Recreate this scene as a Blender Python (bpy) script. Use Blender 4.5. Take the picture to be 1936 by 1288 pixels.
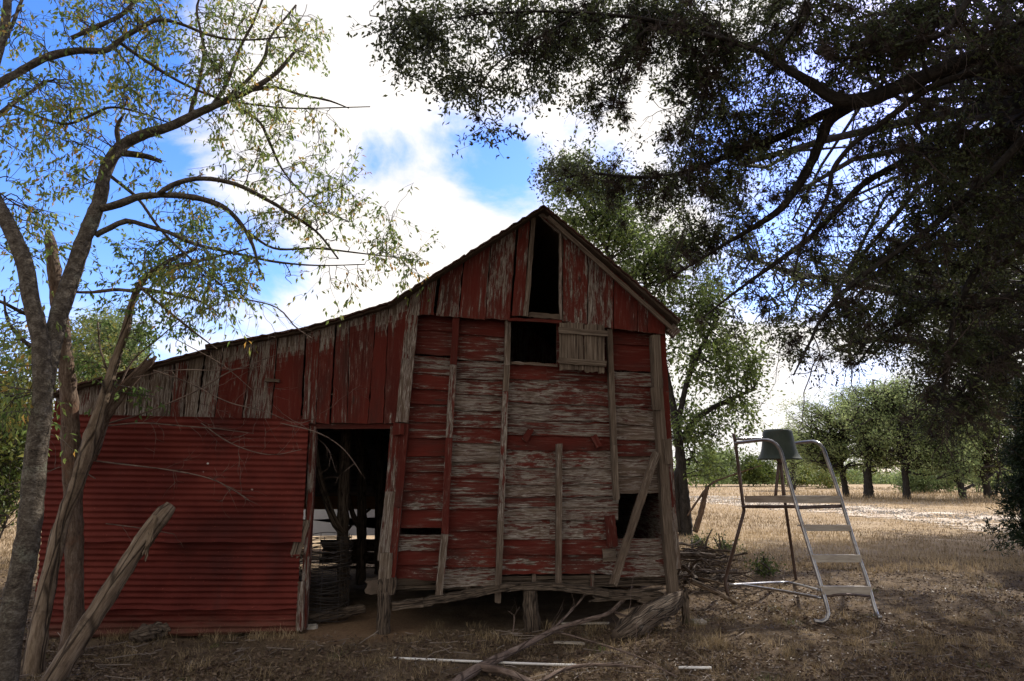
import bpy, math, random
import numpy as np
from mathutils import Vector

for o_ in list(bpy.data.objects):
    bpy.data.objects.remove(o_)
SC = bpy.context.scene
COL = SC.collection
RNG = np.random.default_rng(11)
random.seed(11)

# ------------------------------------------------------------------ camera
F = 1200.0                      # focal length in photograph pixels (1936 wide)
PITCH = math.radians(11.8)
CAM = np.array([0.0, 0.0, 1.6])
FWD = np.array([0.0, math.cos(PITCH), math.sin(PITCH)])
cam_d = bpy.data.cameras.new('camera')
cam_o = bpy.data.objects.new('camera', cam_d)
COL.objects.link(cam_o)
cam_o.location = CAM
cam_o.rotation_euler = (math.pi / 2 + PITCH, 0, 0)
cam_d.sensor_width = 36.0
cam_d.lens = F / 1936.0 * 36.0
cam_d.clip_start = 0.05
cam_d.clip_end = 3000.0
SC.camera = cam_o

# ------------------------------------------------------------------ light and sky
SUN_EL, SUN_AZ = math.radians(39), math.radians(45)     # azimuth from +Y, clockwise
SC.view_settings.view_transform = 'Standard'
SC.view_settings.look = 'None'
SC.view_settings.gamma = 1.0
SC.view_settings.exposure = 0.34
world = bpy.data.worlds.new('World')
SC.world = world
world.use_nodes = True
wn, wl = world.node_tree.nodes, world.node_tree.links
bg = wn['Background']
bg.inputs[1].default_value = 0.11
sky = wn.new('ShaderNodeTexSky')
sky.sky_type = 'NISHITA'
sky.sun_disc = False
sky.sun_elevation = SUN_EL
sky.sun_rotation = SUN_AZ
sky.air_density = 1.0
sky.dust_density = 0.3
hsv = wn.new('ShaderNodeHueSaturation')
hsv.inputs['Saturation'].default_value = 1.35
hsv.inputs['Value'].default_value = 2.5
wl.new(sky.outputs[0], hsv.inputs['Color'])
tcw = wn.new('ShaderNodeTexCoord')


def wmath(op, a, b=None, c=None):
    n = wn.new('ShaderNodeMath')
    n.operation = op
    for i, v in enumerate((a, b, c)):
        if v is None:
            continue
        if isinstance(v, (int, float)):
            n.inputs[i].default_value = v
        else:
            wl.new(v, n.inputs[i])
    return n.outputs[0]


def ray(x, y):
    u = (x - 968.0) / F
    v = -(y - 644.0) / F
    c, s = math.cos(PITCH), math.sin(PITCH)
    return np.array([u, c - v * s, s + v * c])


def cloud_spot(px, py, r_in, r_out):
    """1 inside a cone of r_in degrees round a sky direction, 0 outside r_out."""
    d = ray(px, py) if px is not None else np.array(py, float)
    d = d / np.linalg.norm(d)
    dot = wn.new('ShaderNodeVectorMath')
    dot.operation = 'DOT_PRODUCT'
    wl.new(tcw.outputs['Generated'], dot.inputs[0])
    dot.inputs[1].default_value = d
    mr = wn.new('ShaderNodeMapRange')
    mr.interpolation_type = 'SMOOTHSTEP'
    wl.new(dot.outputs['Value'], mr.inputs['Value'])
    mr.inputs['From Min'].default_value = math.cos(math.radians(r_out))
    mr.inputs['From Max'].default_value = math.cos(math.radians(r_in))
    return mr.outputs['Result']


mapw = wn.new('ShaderNodeMapping')
mapw.inputs['Scale'].default_value = (1.0, 1.0, 1.9)
mapw.inputs['Location'].default_value = (3.1, 0.4, 1.3)
wl.new(tcw.outputs['Generated'], mapw.inputs['Vector'])
cn = wn.new('ShaderNodeTexNoise')
cn.inputs['Scale'].default_value = 3.4
cn.inputs['Detail'].default_value = 9.0
cn.inputs['Roughness'].default_value = 0.58
cn.inputs['Distortion'].default_value = 0.3
wl.new(mapw.outputs[0], cn.inputs['Vector'])
dens = wmath('MULTIPLY_ADD', cn.outputs['Fac'], 3.0, -1.08)
for (px_, py_, ri, ro, amt) in ((700, 120, 8, 26, 0.55), (1150, 250, 3, 16, 0.30), (1500, 760, 6, 24, 0.5), (640, 560, 3, 20, 0.35),
                                (170, 260, 4, 26, -0.40), (30, 60, 3, 14, -0.3), (500, 330, 3, 13, -0.45), (1010, 250, 2, 10, -0.55), (860, 355, 2, 10, -0.42), (930, 330, 2, 8, -0.1),
                                (1780, 170, 6, 17, -0.45), (1620, 570, 3, 12, -0.42), (None, (-.1, -1, .45), 25, 68, 0.8), (480, 580, 3, 9, -0.22), (1480, 330, 3, 9, -0.3)):  # cloud behind the camera is added, unseen, to make the ambient light neutral
    dens = wmath('MULTIPLY_ADD', cloud_spot(px_, py_, ri, ro), amt, dens)
ramp = wn.new('ShaderNodeMapRange')
ramp.interpolation_type = 'SMOOTHSTEP'
ramp.inputs['From Min'].default_value = 0.10
ramp.inputs['From Max'].default_value = 0.72
wl.new(dens, ramp.inputs['Value'])
cmix = wn.new('ShaderNodeMix')
cmix.data_type = 'RGBA'
wl.new(ramp.outputs[0], cmix.inputs['Factor'])
tintn = wn.new('ShaderNodeMix')
tintn.data_type = 'RGBA'
tintn.blend_type = 'MULTIPLY'
tintn.inputs['Factor'].default_value = 1.0
wl.new(hsv.outputs[0], tintn.inputs['A'])
tintn.inputs['B'].default_value = (0.86, 0.74, 1.0, 1)
wl.new(tintn.outputs['Result'], cmix.inputs['A'])
cshade = wn.new('ShaderNodeMix')
cshade.data_type = 'RGBA'
cn2 = wn.new('ShaderNodeTexNoise')
cn2.inputs['Scale'].default_value = 5.0
cn2.inputs['Detail'].default_value = 6.0
wl.new(mapw.outputs[0], cn2.inputs['Vector'])
wl.new(cn2.outputs['Fac'], cshade.inputs['Factor'])
cshade.inputs['A'].default_value = (6.6, 6.5, 6.7, 1)
cshade.inputs['B'].default_value = (10.4, 9.8, 9.0, 1)
wl.new(cshade.outputs['Result'], cmix.inputs['B'])
wl.new(cmix.outputs['Result'], bg.inputs[0])

sun_d = bpy.data.lights.new('sun', 'SUN')
sun_d.energy = 5.0
sun_d.angle = math.radians(0.6)
sun_d.color = (1.0, 0.94, 0.84)
sun_o = bpy.data.objects.new('sun', sun_d)
COL.objects.link(sun_o)
sd = Vector((math.sin(SUN_AZ) * math.cos(SUN_EL), math.cos(SUN_AZ) * math.cos(SUN_EL), math.sin(SUN_EL)))
sun_o.rotation_euler = sd.to_track_quat('Z', 'Y').to_euler()
sun_o.location = (-10, 20, 30)

# ------------------------------------------------------------------ survey helpers: photograph pixel -> point in the place
ALPHA = math.radians(5.0)
WN = np.array([math.sin(ALPHA), -math.cos(ALPHA), 0.0])     # barn front normal, towards the viewer
WE = np.array([math.cos(ALPHA), math.sin(ALPHA), 0.0])
WP = np.array([0.0, 7.1, 0.0])
UP = np.array([0.0, 0.0, 1.0])


def W(x, y, off=0.0):
    d = ray(x, y)
    t = (off - np.dot(WN, CAM - WP)) / np.dot(WN, d)
    return CAM + d * t


def G(x, y, z=0.0):
    d = ray(x, y)
    return CAM + d * ((z - CAM[2]) / d[2])


def D(x, y, Y):
    d = ray(x, y)
    return CAM + d * (Y / d[1])


def rnd(a, b):
    return float(RNG.uniform(a, b))


# ------------------------------------------------------------------ mesh builder
class MB:
    def __init__(s):
        s.V, s.n = [], 0
        s.Q, s.T, s.QU, s.TU, s.QA, s.TA = [], [], [], [], [], []

    def verts(s, v):
        v = np.asarray(v, dtype=np.float64).reshape(-1, 3)
        b = s.n
        s.V.append(v)
        s.n += len(v)
        return b

    def quads(s, idx, uv=None, paint=0.0, tint=0.5):
        idx = np.asarray(idx, dtype=np.int64).reshape(-1, 4)
        k = len(idx)
        s.Q.append(idx)
        s.QU.append(np.zeros((k, 4, 2)) if uv is None else np.asarray(uv, dtype=np.float64).reshape(k, 4, 2))
        a = np.empty((k, 2))
        a[:, 0], a[:, 1] = paint, tint
        s.QA.append(a)

    def tris(s, idx, uv=None, paint=0.0, tint=0.5):
        idx = np.asarray(idx, dtype=np.int64).reshape(-1, 3)
        k = len(idx)
        s.T.append(idx)
        s.TU.append(np.zeros((k, 3, 2)) if uv is None else np.asarray(uv, dtype=np.float64).reshape(k, 3, 2))
        a = np.empty((k, 2))
        a[:, 0], a[:, 1] = paint, tint
        s.TA.append(a)

    def build(s, name, mat, parent=None, origin=None, smooth=False):
        me = bpy.data.meshes.new(name)
        V = np.concatenate(s.V)
        org = np.zeros(3) if origin is None else np.asarray(origin, dtype=float)
        V = V - org
        Q = np.concatenate(s.Q) if s.Q else np.zeros((0, 4), int)
        T = np.concatenate(s.T) if s.T else np.zeros((0, 3), int)
        nq, nt = len(Q), len(T)
        me.vertices.add(len(V))
        me.vertices.foreach_set('co', V.ravel())
        me.loops.add(nq * 4 + nt * 3)
        me.loops.foreach_set('vertex_index', np.concatenate([Q.ravel(), T.ravel()]).astype(np.int32))
        me.polygons.add(nq + nt)
        ls = np.concatenate([np.arange(nq) * 4, nq * 4 + np.arange(nt) * 3]).astype(np.int32)
        me.polygons.foreach_set('loop_start', ls)
        me.polygons.foreach_set('use_smooth', np.full(nq + nt, smooth))
        uvl = me.uv_layers.new(name='UVMap')
        uv = np.concatenate([np.concatenate(s.QU).reshape(-1, 2) if s.QU else np.zeros((0, 2)),
                             np.concatenate(s.TU).reshape(-1, 2) if s.TU else np.zeros((0, 2))])
        uvl.data.foreach_set('uv', uv.ravel().astype(np.float32))
        A = np.concatenate(([np.concatenate(s.QA)] if s.QA else []) + ([np.concatenate(s.TA)] if s.TA else []))
        for k, nm in enumerate(('paint', 'tint')):
            at = me.attributes.new(nm, 'FLOAT', 'FACE')
            at.data.foreach_set('value', A[:, k].astype(np.float32))
        me.update(calc_edges=True)
        me.validate()
        me.materials.append(mat)
        ob = bpy.data.objects.new(name, me)
        COL.objects.link(ob)
        if parent is not None:
            ob.parent = parent
        else:
            ob.location = org
        return ob


class Thing:
    """An Empty at the thing's base; part() hangs a mesh under it."""
    def __init__(s, name, label, cat, base, group=None):
        s.org = np.asarray(base, dtype=float)
        s.o = bpy.data.objects.new(name, None)
        s.o.empty_display_size = 0.2
        COL.objects.link(s.o)
        s.o.location = s.org
        tag(s.o, label, cat, group)

    def part(s, name, mb, mat, smooth=False, under=None, label=None):
        ob = mb.build(name, mat, under or s.o, s.org, smooth)
        if label:
            ob['label'] = label
        return ob


def tag(o, label, cat, group=None, kind=None):
    if label:
        o['label'] = label
    if cat:
        o['category'] = cat
    if group:
        o['group'] = group
    if kind:
        o['kind'] = kind
    return o


def lone(name, mb, mat, label, cat, base, group=None, smooth=False):
    return tag(mb.build(name, mat, None, base, smooth), label, cat, group)


def nrm(v):
    return v / np.maximum(np.linalg.norm(v, axis=-1, keepdims=True), 1e-9)


def plank(mb, A0, A1, B0, B1, n, t=0.022, paint=0.5, tint=None, N=8, M=4, rag=0.006, wob=0.002, warp=0.004):
    """A board: long edges A0->A1 and B0->B1, front face towards n, thickness t going back."""
    A0, A1, B0, B1, n = map(np.asarray, (A0, A1, B0, B1, n))
    tint = rnd(0, 1) if tint is None else tint
    L = np.linalg.norm(A1 - A0)
    wd = np.linalg.norm(B0 - A0)
    s = np.linspace(0, 1, N + 1)
    q = np.linspace(0, 1, M + 1)
    ax = nrm(A1 - A0)
    g = np.zeros((N + 1, M + 1, 3))
    for j, qq in enumerate(q):
        e0, e1 = A0 + (B0 - A0) * qq, A1 + (B1 - A1) * qq
        g[:, j] = e0 + np.outer(s, e1 - e0)
    wA = RNG.normal(0, wob, (N + 1, 2))
    ac = nrm(B0 - A0)
    g[:, 0] += np.outer(wA[:, 0], ac)
    g[:, -1] += np.outer(wA[:, 1], ac)
    ph = rnd(0, 6)
    g += (np.sin(ph + s * rnd(2, 5)) * warp)[:, None, None] * n
    g[0] += np.outer(RNG.uniform(-1, 1, M + 1) * rag, ax)
    g[-1] += np.outer(RNG.uniform(-1, 1, M + 1) * rag, ax)
    back = g - n * t
    ring = np.concatenate([g, back[:, ::-1]], axis=1)        # N+1, 2(M+1)
    K = ring.shape[1]
    b = mb.verts(ring)
    per = np.concatenate([q * wd, wd + t + q * wd])
    per = np.append(per, 2 * wd + 2 * t)
    u0, v0 = rnd(0, 50), rnd(0, 50)
    ku = rnd(.6, 1.45)          # every board has its own grain
    per, Lg = per * rnd(.7, 1.35), L * ku
    idx, uv = [], []
    for i in range(N):
        for k in range(K):
            k2 = (k + 1) % K
            idx.append((b + i * K + k, b + (i + 1) * K + k, b + (i + 1) * K + k2, b + i * K + k2))
            uv.append(((u0 + s[i] * Lg, v0 + per[k]), (u0 + s[i + 1] * Lg, v0 + per[k]), (u0 + s[i + 1] * Lg, v0 + per[k + 1]), (u0 + s[i] * Lg, v0 + per[k + 1])))
    pv = np.repeat([paint(q_) for q_ in (s[:-1] + s[1:]) / 2], K) if callable(paint) else paint
    mb.quads(idx, uv, pv, tint)
    if callable(paint):
        paint = 0.3
    idx, uv = [], []
    for i, fl in ((0, False), (N, True)):
        for j in range(M):
            f = (b + i * K + j, b + i * K + j + 1, b + i * K + K - 2 - j, b + i * K + K - 1 - j)
            idx.append(f if not fl else f[::-1])
            uv.append(((u0 + 30, v0 + q[j] * wd),) * 4)
    mb.quads(idx, uv, paint * 0.25, tint)


def beam(mb, P0, P1, w, t, n, paint=0.3, **k):
    """A straight timber between two points, face width w, depth t back from n."""
    P0, P1, n = map(np.asarray, (P0, P1, n))
    side = nrm(np.cross(n, P1 - P0)) * w / 2
    plank(mb, P0 - side, P1 - side, P0 + side, P1 + side, n, t, paint, **k)


def smooth_path(P, n):
    """Catmull-Rom through rows of P (any number of columns), n samples."""
    P = np.asarray(P, dtype=float)
    if len(P) == 2:
        return P[0] + np.outer(np.linspace(0, 1, n), P[1] - P[0])
    E = np.vstack([2 * P[0] - P[1], P, 2 * P[-1] - P[-2]])
    L = np.linalg.norm(np.diff(P[:, :3], axis=0), axis=1)
    cum = np.concatenate([[0], np.cumsum(L)])
    t = np.linspace(0, cum[-1], n)
    k = np.clip(np.searchsorted(cum, t, side='right') - 1, 0, len(P) - 2)
    u = ((t - cum[k]) / np.maximum(L[k], 1e-9))[:, None]
    p0, p1, p2, p3 = E[k], E[k + 1], E[k + 2], E[k + 3]
    return 0.5 * (2 * p1 + (p2 - p0) * u + (2 * p0 - 5 * p1 + 4 * p2 - p3) * u ** 2 + (3 * p1 - p0 - 3 * p2 + p3) * u ** 3)


def tubes(mb, P, R, S=4, rough=0.0, paint=0.0, tint=0.5, cap=False):
    """Many tubes at once. P (T,N,3), R (T,N)."""
    P = np.asarray(P, dtype=float)
    R = np.asarray(R, dtype=float)
    T_, N, _ = P.shape
    if T_ == 0:
        return
    tan = nrm(np.gradient(P, axis=1))
    mean = nrm(tan.mean(axis=1))
    ref = np.where(np.abs(mean[:, 2:3]) < 0.75, np.array([[0, 0, 1.0]]), np.array([[0.3, 1.0, 0]]))
    u = nrm(np.cross(tan, ref[:, None, :]))
    v = np.cross(tan, u)
    a = np.arange(S) * (2 * math.pi / S)
    rr = R[:, :, None] * np.ones(S)
    if rough:
        rr = rr * (1 + RNG.normal(0, rough, rr.shape))
    ring = P[:, :, None, :] + rr[..., None] * (np.cos(a)[:, None] * u[:, :, None, :] + np.sin(a)[:, None] * v[:, :, None, :])
    b = mb.verts(ring)
    ln = np.concatenate([np.zeros((T_, 1)), np.cumsum(np.linalg.norm(np.diff(P, axis=1), axis=2), axis=1)], axis=1)
    ti, ni, si = np.meshgrid(np.arange(T_), np.arange(N - 1), np.arange(S), indexing='ij')
    s2 = (si + 1) % S
    base = b + ti * N * S
    idx = np.stack([base + ni * S + si, base + ni * S + s2, base + (ni + 1) * S + s2, base + (ni + 1) * S + si], axis=-1)
    off = RNG.uniform(0, 20, T_)[ti]
    circ = 2 * math.pi * R.mean(axis=1)[ti]
    l0, l1 = ln[ti, ni] + off, ln[ti, ni + 1] + off
    va, vb = si / S * circ, (si + 1) / S * circ
    uv = np.stack([np.stack([l0, va], -1), np.stack([l0, vb], -1), np.stack([l1, vb], -1), np.stack([l1, va], -1)], axis=-2)
    tt = tint if np.isscalar(tint) else np.broadcast_to(np.asarray(tint)[:, None, None], ti.shape).ravel()
    mb.quads(idx.reshape(-1, 4), uv.reshape(-1, 4, 2), paint, tt)
    if cap:
        for t in range(T_):
            for i, fl in ((0, True), (N - 1, False)):
                c = mb.verts(P[t, i] + (tan[t, i] * R[t, i] * (0.15 if i else -0.15)))
                f = [(c, b + t * N * S + i * S + k, b + t * N * S + i * S + (k + 1) % S) for k in range(S)]
                if fl:
                    f = [x[::-1] for x in f]
                mb.tris(f, None, paint, tt if np.isscalar(tt) else 0.5)


def limb(mb, pts, n=None, S=10, rough=0.05, cap=True, knots=0.06, **k):
    """One thick limb. pts rows: x, y, z, radius. Returns resampled (n,4)."""
    pts = np.asarray(pts, dtype=float)
    L = np.linalg.norm(np.diff(pts[:, :3], axis=0), axis=1).sum()
    n = n or max(8, int(L / 0.07))
    n = min(n, 90)
    q = smooth_path(pts, n)
    q[:, 3] = np.maximum(q[:, 3], 0.002)
    r = q[:, 3] * (1 + RNG.normal(0, knots, n))
    tubes(mb, q[None, :, :3], r[None], S, rough, cap=cap, **k)
    return q


def pixlimb(rows, depth0, depth1):
    """rows (px, py, pixel width); depth runs depth0 -> depth1 (world Y)."""
    rows = np.asarray(rows, dtype=float)
    L = np.concatenate([[0], np.cumsum(np.hypot(*np.diff(rows[:, :2], axis=0).T))])
    Y = depth0 + (depth1 - depth0) * L / L[-1]
    out = []
    for (x, y, w), yy in zip(rows, Y):
        p = D(x, y, yy)
        dp = np.dot(p - CAM, FWD)
        out.append((*p, w / 2 / F * dp * math.cos(math.atan((x - 968.0) / F))))
    return np.array(out)


def leaves(mb, P, Dr, L, Wd, tint, flat=0.5):
    """Kite leaves: base P, direction Dr, length L, width Wd (arrays)."""
    n = len(P)
    if n == 0:
        return
    Dr = nrm(Dr)
    rv = nrm(RNG.normal(0, 1, (n, 3)) + np.array([0, 0, flat * 2]))
    side = nrm(np.cross(Dr, rv))
    up = np.cross(side, Dr)
    L, Wd = np.broadcast_to(L, n)[:, None], np.broadcast_to(Wd, n)[:, None]
    mid = P + Dr * L * 0.45
    fold = up * Wd * 0.18
    v = np.stack([P, mid + side * Wd / 2 + fold, P + Dr * L - up * L * 0.12, mid - side * Wd / 2 + fold], axis=1)
    b = mb.verts(v)
    idx = b + np.arange(n)[:, None] * 4 + np.arange(4)
    uv = np.broadcast_to(np.array([[0, .5], [.5, 1], [1, .5], [.5, 0]]), (n, 4, 2))
    mb.quads(idx, uv, 0.0, np.broadcast_to(tint, n))


def spawn(P, R, count, t0, t1, len0, len1, N, spread, bias, wig, grav, r_abs, rng=RNG, weight=None):
    """Side shoots: (T,N0,3) parents -> (count,N,3) children. bias: added direction, grav: bend per step."""
    T_, N0, _ = P.shape
    ln = np.linalg.norm(np.diff(P, axis=1), axis=2).sum(axis=1)
    w = ln if weight is None else weight
    par = rng.choice(T_, count, p=w / w.sum())
    t = rng.uniform(t0, t1, count) * (N0 - 1.001)
    k = t.astype(int)
    fr = (t - k)[:, None]
    st = P[par, k] * (1 - fr) + P[par, k + 1] * fr
    tan = nrm(P[par, k + 1] - P[par, k])
    d = nrm(tan * 0.7 + rng.normal(0, spread, (count, 3)) + np.asarray(bias))
    L = rng.uniform(len0, len1, count) * (1.15 - 0.5 * rng.uniform(0, 1, count))
    out = np.zeros((count, N, 3))
    out[:, 0] = st
    for i in range(1, N):
        d = nrm(d + rng.normal(0, wig, (count, 3)) + np.array([0, 0, grav]))
        out[:, i] = out[:, i - 1] + d * (L / (N - 1))[:, None]
    rr = np.linspace(1, 0.35, N)[None] * (r_abs * rng.uniform(0.7, 1.3, count))[:, None]
    return out, rr


def reach(limbs, targets, N=9, wig=0.06, rbase=0.012, rng=RNG):
    """Branches that leave the nearest limb and reach each target."""
    A = np.concatenate([l[2:, :4] for l in limbs])
    out = np.zeros((len(targets), N, 3))
    rr = np.zeros((len(targets), N))
    for i, tg in enumerate(targets):
        dd = np.linalg.norm(A[:, :3] - tg, axis=1)
        pen = dd + rng.uniform(0, 0.5, len(A)) * dd.min()
        j = int(np.argmin(pen))
        s = A[j, :3]
        ds = np.linalg.norm(tg - s)
        m1 = s + (tg - s) * 0.35 + rng.normal(0, 0.13, 3) * ds + np.array([0, 0, 0.06 * ds])
        m2 = s + (tg - s) * 0.7 + rng.normal(0, 0.11, 3) * ds + np.array([0, 0, 0.05 * ds])
        c = smooth_path(np.array([s, m1, m2, tg]), N)
        c[1:] += rng.normal(0, wig * ds / N, (N - 1, 3))
        out[i] = c
        r0 = min(A[j, 3] * 0.6, rbase * (0.5 + ds * 0.5))
        rr[i] = np.linspace(max(r0, 0.004), 0.003, N)
    return out, rr


def scatter_leaves(mb, P, per, L, Wd, droop, spread, tint_lo, tint_hi, t0=0.15, rng=RNG, flat=0.5, clump=0.02):
    """Leaves along twigs P (T,N,3)."""
    T_, N, _ = P.shape
    n = T_ * per
    par = np.repeat(np.arange(T_), per)
    t = rng.uniform(t0, 1, n) * (N - 1.001)
    k = t.astype(int)
    fr = (t - k)[:, None]
    st = P[par, k] * (1 - fr) + P[par, k + 1] * fr + rng.normal(0, clump, (n, 3))
    d = nrm(P[par, k + 1] - P[par, k]) * 0.5 + rng.normal(0, spread, (n, 3)) + np.array([0, 0, -droop])
    tw = rng.uniform(tint_lo, tint_hi, T_)
    tint = np.clip(tw[par] + rng.normal(0, 0.12, n), 0, 1)
    leaves(mb, st, d, rng.uniform(0.7, 1.25, n) * L, rng.uniform(0.7, 1.2, n) * Wd, tint, flat)


def ell_points(specs, rng=RNG):
    """specs: (px, py, rx, ry, depth, depth half range, count) -> points in the ellipsoids."""
    out = []
    for (x, y, rx, ry, dp, dr, n) in specs:
        a = rng.normal(0, 1, (n, 3))
        a = nrm(a) * rng.uniform(0, 1, (n, 1)) ** (1 / 2.6)
        for q in a:
            out.append(D(x + q[0] * rx, y + q[1] * ry, dp + q[2] * dr))
    return np.array(out)


# ------------------------------------------------------------------ materials
def new_mat(name):
    m = bpy.data.materials.new(name)
    m.use_nodes = True
    nt = m.node_tree
    return m, nt, nt.nodes['Principled BSDF']


class N:
    """Small node helper."""
    def __init__(s, nt):
        s.nt = nt

    def node(s, t, **kw):
        n = s.nt.nodes.new(t)
        for k, v in kw.items():
            setattr(n, k, v)
        return n

    def link(s, a, b):
        s.nt.links.new(a, b)

    def val(s, sock, v):
        if isinstance(v, (int, float, tuple, list)):
            sock.default_value = v
        else:
            s.link(v, sock)

    def math(s, op, a, b=0.0, c=0.0):
        n = s.node('ShaderNodeMath', operation=op)
        for i, v in enumerate((a, b, c)):
            s.val(n.inputs[i], v)
        return n.outputs[0]

    def noise(s, vec, scale, detail=6, rough=0.6, dist=0.0):
        n = s.node('ShaderNodeTexNoise')
        n.inputs['Scale'].default_value = scale
        n.inputs['Detail'].default_value = detail
        n.inputs['Roughness'].default_value = rough
        n.inputs['Distortion'].default_value = dist
        if vec is not None:
            s.link(vec, n.inputs['Vector'])
        return n.outputs['Fac']

    def mapping(s, vec, scale=(1, 1, 1), loc=(0, 0, 0)):
        n = s.node('ShaderNodeMapping')
        n.inputs['Scale'].default_value = scale
        n.inputs['Location'].default_value = loc
        s.link(vec, n.inputs['Vector'])
        return n.outputs[0]

    def mix(s, f, a, b):
        n = s.node('ShaderNodeMix', data_type='RGBA')
        s.val(n.inputs['Factor'], f)
        for k, v in (('A', a), ('B', b)):
            if isinstance(v, tuple):
                n.inputs[k].default_value = (*v, 1) if len(v) == 3 else v
            else:
                s.link(v, n.inputs[k])
        return n.outputs['Result']

    def step(s, v, lo, hi):
        n = s.node('ShaderNodeMapRange', interpolation_type='SMOOTHSTEP')
        s.val(n.inputs['Value'], v)
        n.inputs['From Min'].default_value = lo
        n.inputs['From Max'].default_value = hi
        return n.outputs[0]

    def ramp(s, f, stops):
        n = s.node('ShaderNodeValToRGB')
        e = n.color_ramp.elements
        while len(e) > 1:
            e.remove(e[-1])
        e[0].position, e[0].color = stops[0][0], (*stops[0][1], 1)
        for p, c in stops[1:]:
            x = e.new(p)
            x.color = (*c, 1)
        s.link(f, n.inputs[0])
        return n.outputs[0]

    def attr(s, name):
        return s.node('ShaderNodeAttribute', attribute_name=name).outputs['Fac']

    def coord(s, k):
        return s.node('ShaderNodeTexCoord').outputs[k]

    def bump(s, h, strength, dist, to):
        n = s.node('ShaderNodeBump')
        n.inputs['Strength'].default_value = strength
        n.inputs['Distance'].default_value = dist
        s.link(h, n.inputs['Height'])
        s.link(n.outputs[0], to.inputs['Normal'])


def mat_barnwood():
    m, nt, b = new_mat('weathered_painted_wood')
    h = N(nt)
    uv = h.coord('UV')
    grain = h.noise(h.mapping(uv, (1.6, 55, 1)), 1.0, 8, 0.65, 0.4)
    fine = h.noise(h.mapping(uv, (6, 170, 1)), 1.0, 4, 0.6)
    flake = h.noise(h.mapping(uv, (3.6, 24, 1)), 1.0, 10, 0.72, 0.25)
    big = h.noise(h.mapping(uv, (0.7, 2.0, 1)), 1.0, 3, 0.5)
    paint, tint = h.attr('paint'), h.attr('tint')
    # coverage: high paint value -> little bare wood
    cov = h.math('ADD', h.math('MULTIPLY', flake, 0.95), h.math('MULTIPLY', grain, 0.55))
    cov = h.math('ADD', cov, h.math('MULTIPLY', big, 0.45))
    cov = h.math('ADD', cov, h.math('MULTIPLY', fine, 0.28))
    thr = h.math('SUBTRACT', 1.33, h.math('MULTIPLY', paint, 0.43))
    d = h.math('SUBTRACT', cov, thr)
    mask = h.math('MULTIPLY', h.step(d, -0.03, 0.04), h.step(paint, 0.005, 0.06))
    fleck = h.math('MULTIPLY', h.step(d, -0.16, -0.015), h.math('SUBTRACT', 1.0, h.step(d, 0.0, 0.04)))
    fleck = h.math('MULTIPLY', fleck, h.step(fine, 0.42, 0.58))
    fleck = h.math('MULTIPLY', fleck, h.step(paint, 0.05, 0.2))
    wood = h.ramp(grain, [(0.32, (0.018, 0.012, 0.008)), (0.45, (0.095, 0.069, 0.049)), (0.58, (0.175, 0.134, 0.098)), (0.72, (0.29, 0.24, 0.185))])
    wood = h.mix(h.math('MULTIPLY', tint, 0.7), wood, h.ramp(fine, [(0.35, (0.035, 0.023, 0.015)), (0.65, (0.17, 0.122, 0.086))]))
    red = h.ramp(big, [(0.3, (0.054, 0.0082, 0.005)), (0.7, (0.108, 0.0155, 0.009))])
    red = h.mix(h.math('MULTIPLY', h.step(fine, 0.5, 0.75), 0.35), red, (0.055, 0.010, 0.009))
    red = h.mix(h.math('MULTIPLY', h.step(d, 0.16, 0.02), 0.55), red, (0.14, 0.052, 0.038))
    wood = h.mix(h.math('MULTIPLY', h.math('MULTIPLY', h.step(flake, 0.36, 0.60), 0.5), h.step(paint, 0.05, 0.4)), wood, (0.095, 0.038, 0.028))
    col = h.mix(mask, wood, red)
    grime = h.noise(h.mapping(uv, (1.1, 3.2, 1), (7, 3, 0)), 1.0, 6, 0.62)
    col = h.mix(h.math('MULTIPLY', h.step(grime, 0.46, 0.72), 0.62), col, (0.028, 0.017, 0.013))
    col = h.mix(h.math('MULTIPLY', fleck, 0.8), col, (0.40, 0.36, 0.31))
    knots = h.node('ShaderNodeTexVoronoi')
    knots.inputs['Scale'].default_value = 1.0
    h.link(h.mapping(uv, (1.3, 5.0, 1)), knots.inputs['Vector'])
    kn = h.math('SUBTRACT', 1.0, h.step(knots.outputs['Distance'], 0.03, 0.09))
    col = h.mix(h.math('MULTIPLY', kn, 0.75), col, (0.035, 0.02, 0.015))
    h.link(col, b.inputs['Base Color'])
    b.inputs['Roughness'].default_value = 0.9
    b.inputs['Specular IOR Level'].default_value = 0.2
    hh = h.math('ADD', h.math('MULTIPLY', grain, 0.8), h.math('MULTIPLY', mask, 0.35))
    hh = h.math('ADD', hh, h.math('MULTIPLY', fine, 0.3))
    h.bump(hh, 1.0, 0.010, b)
    return m


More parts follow.
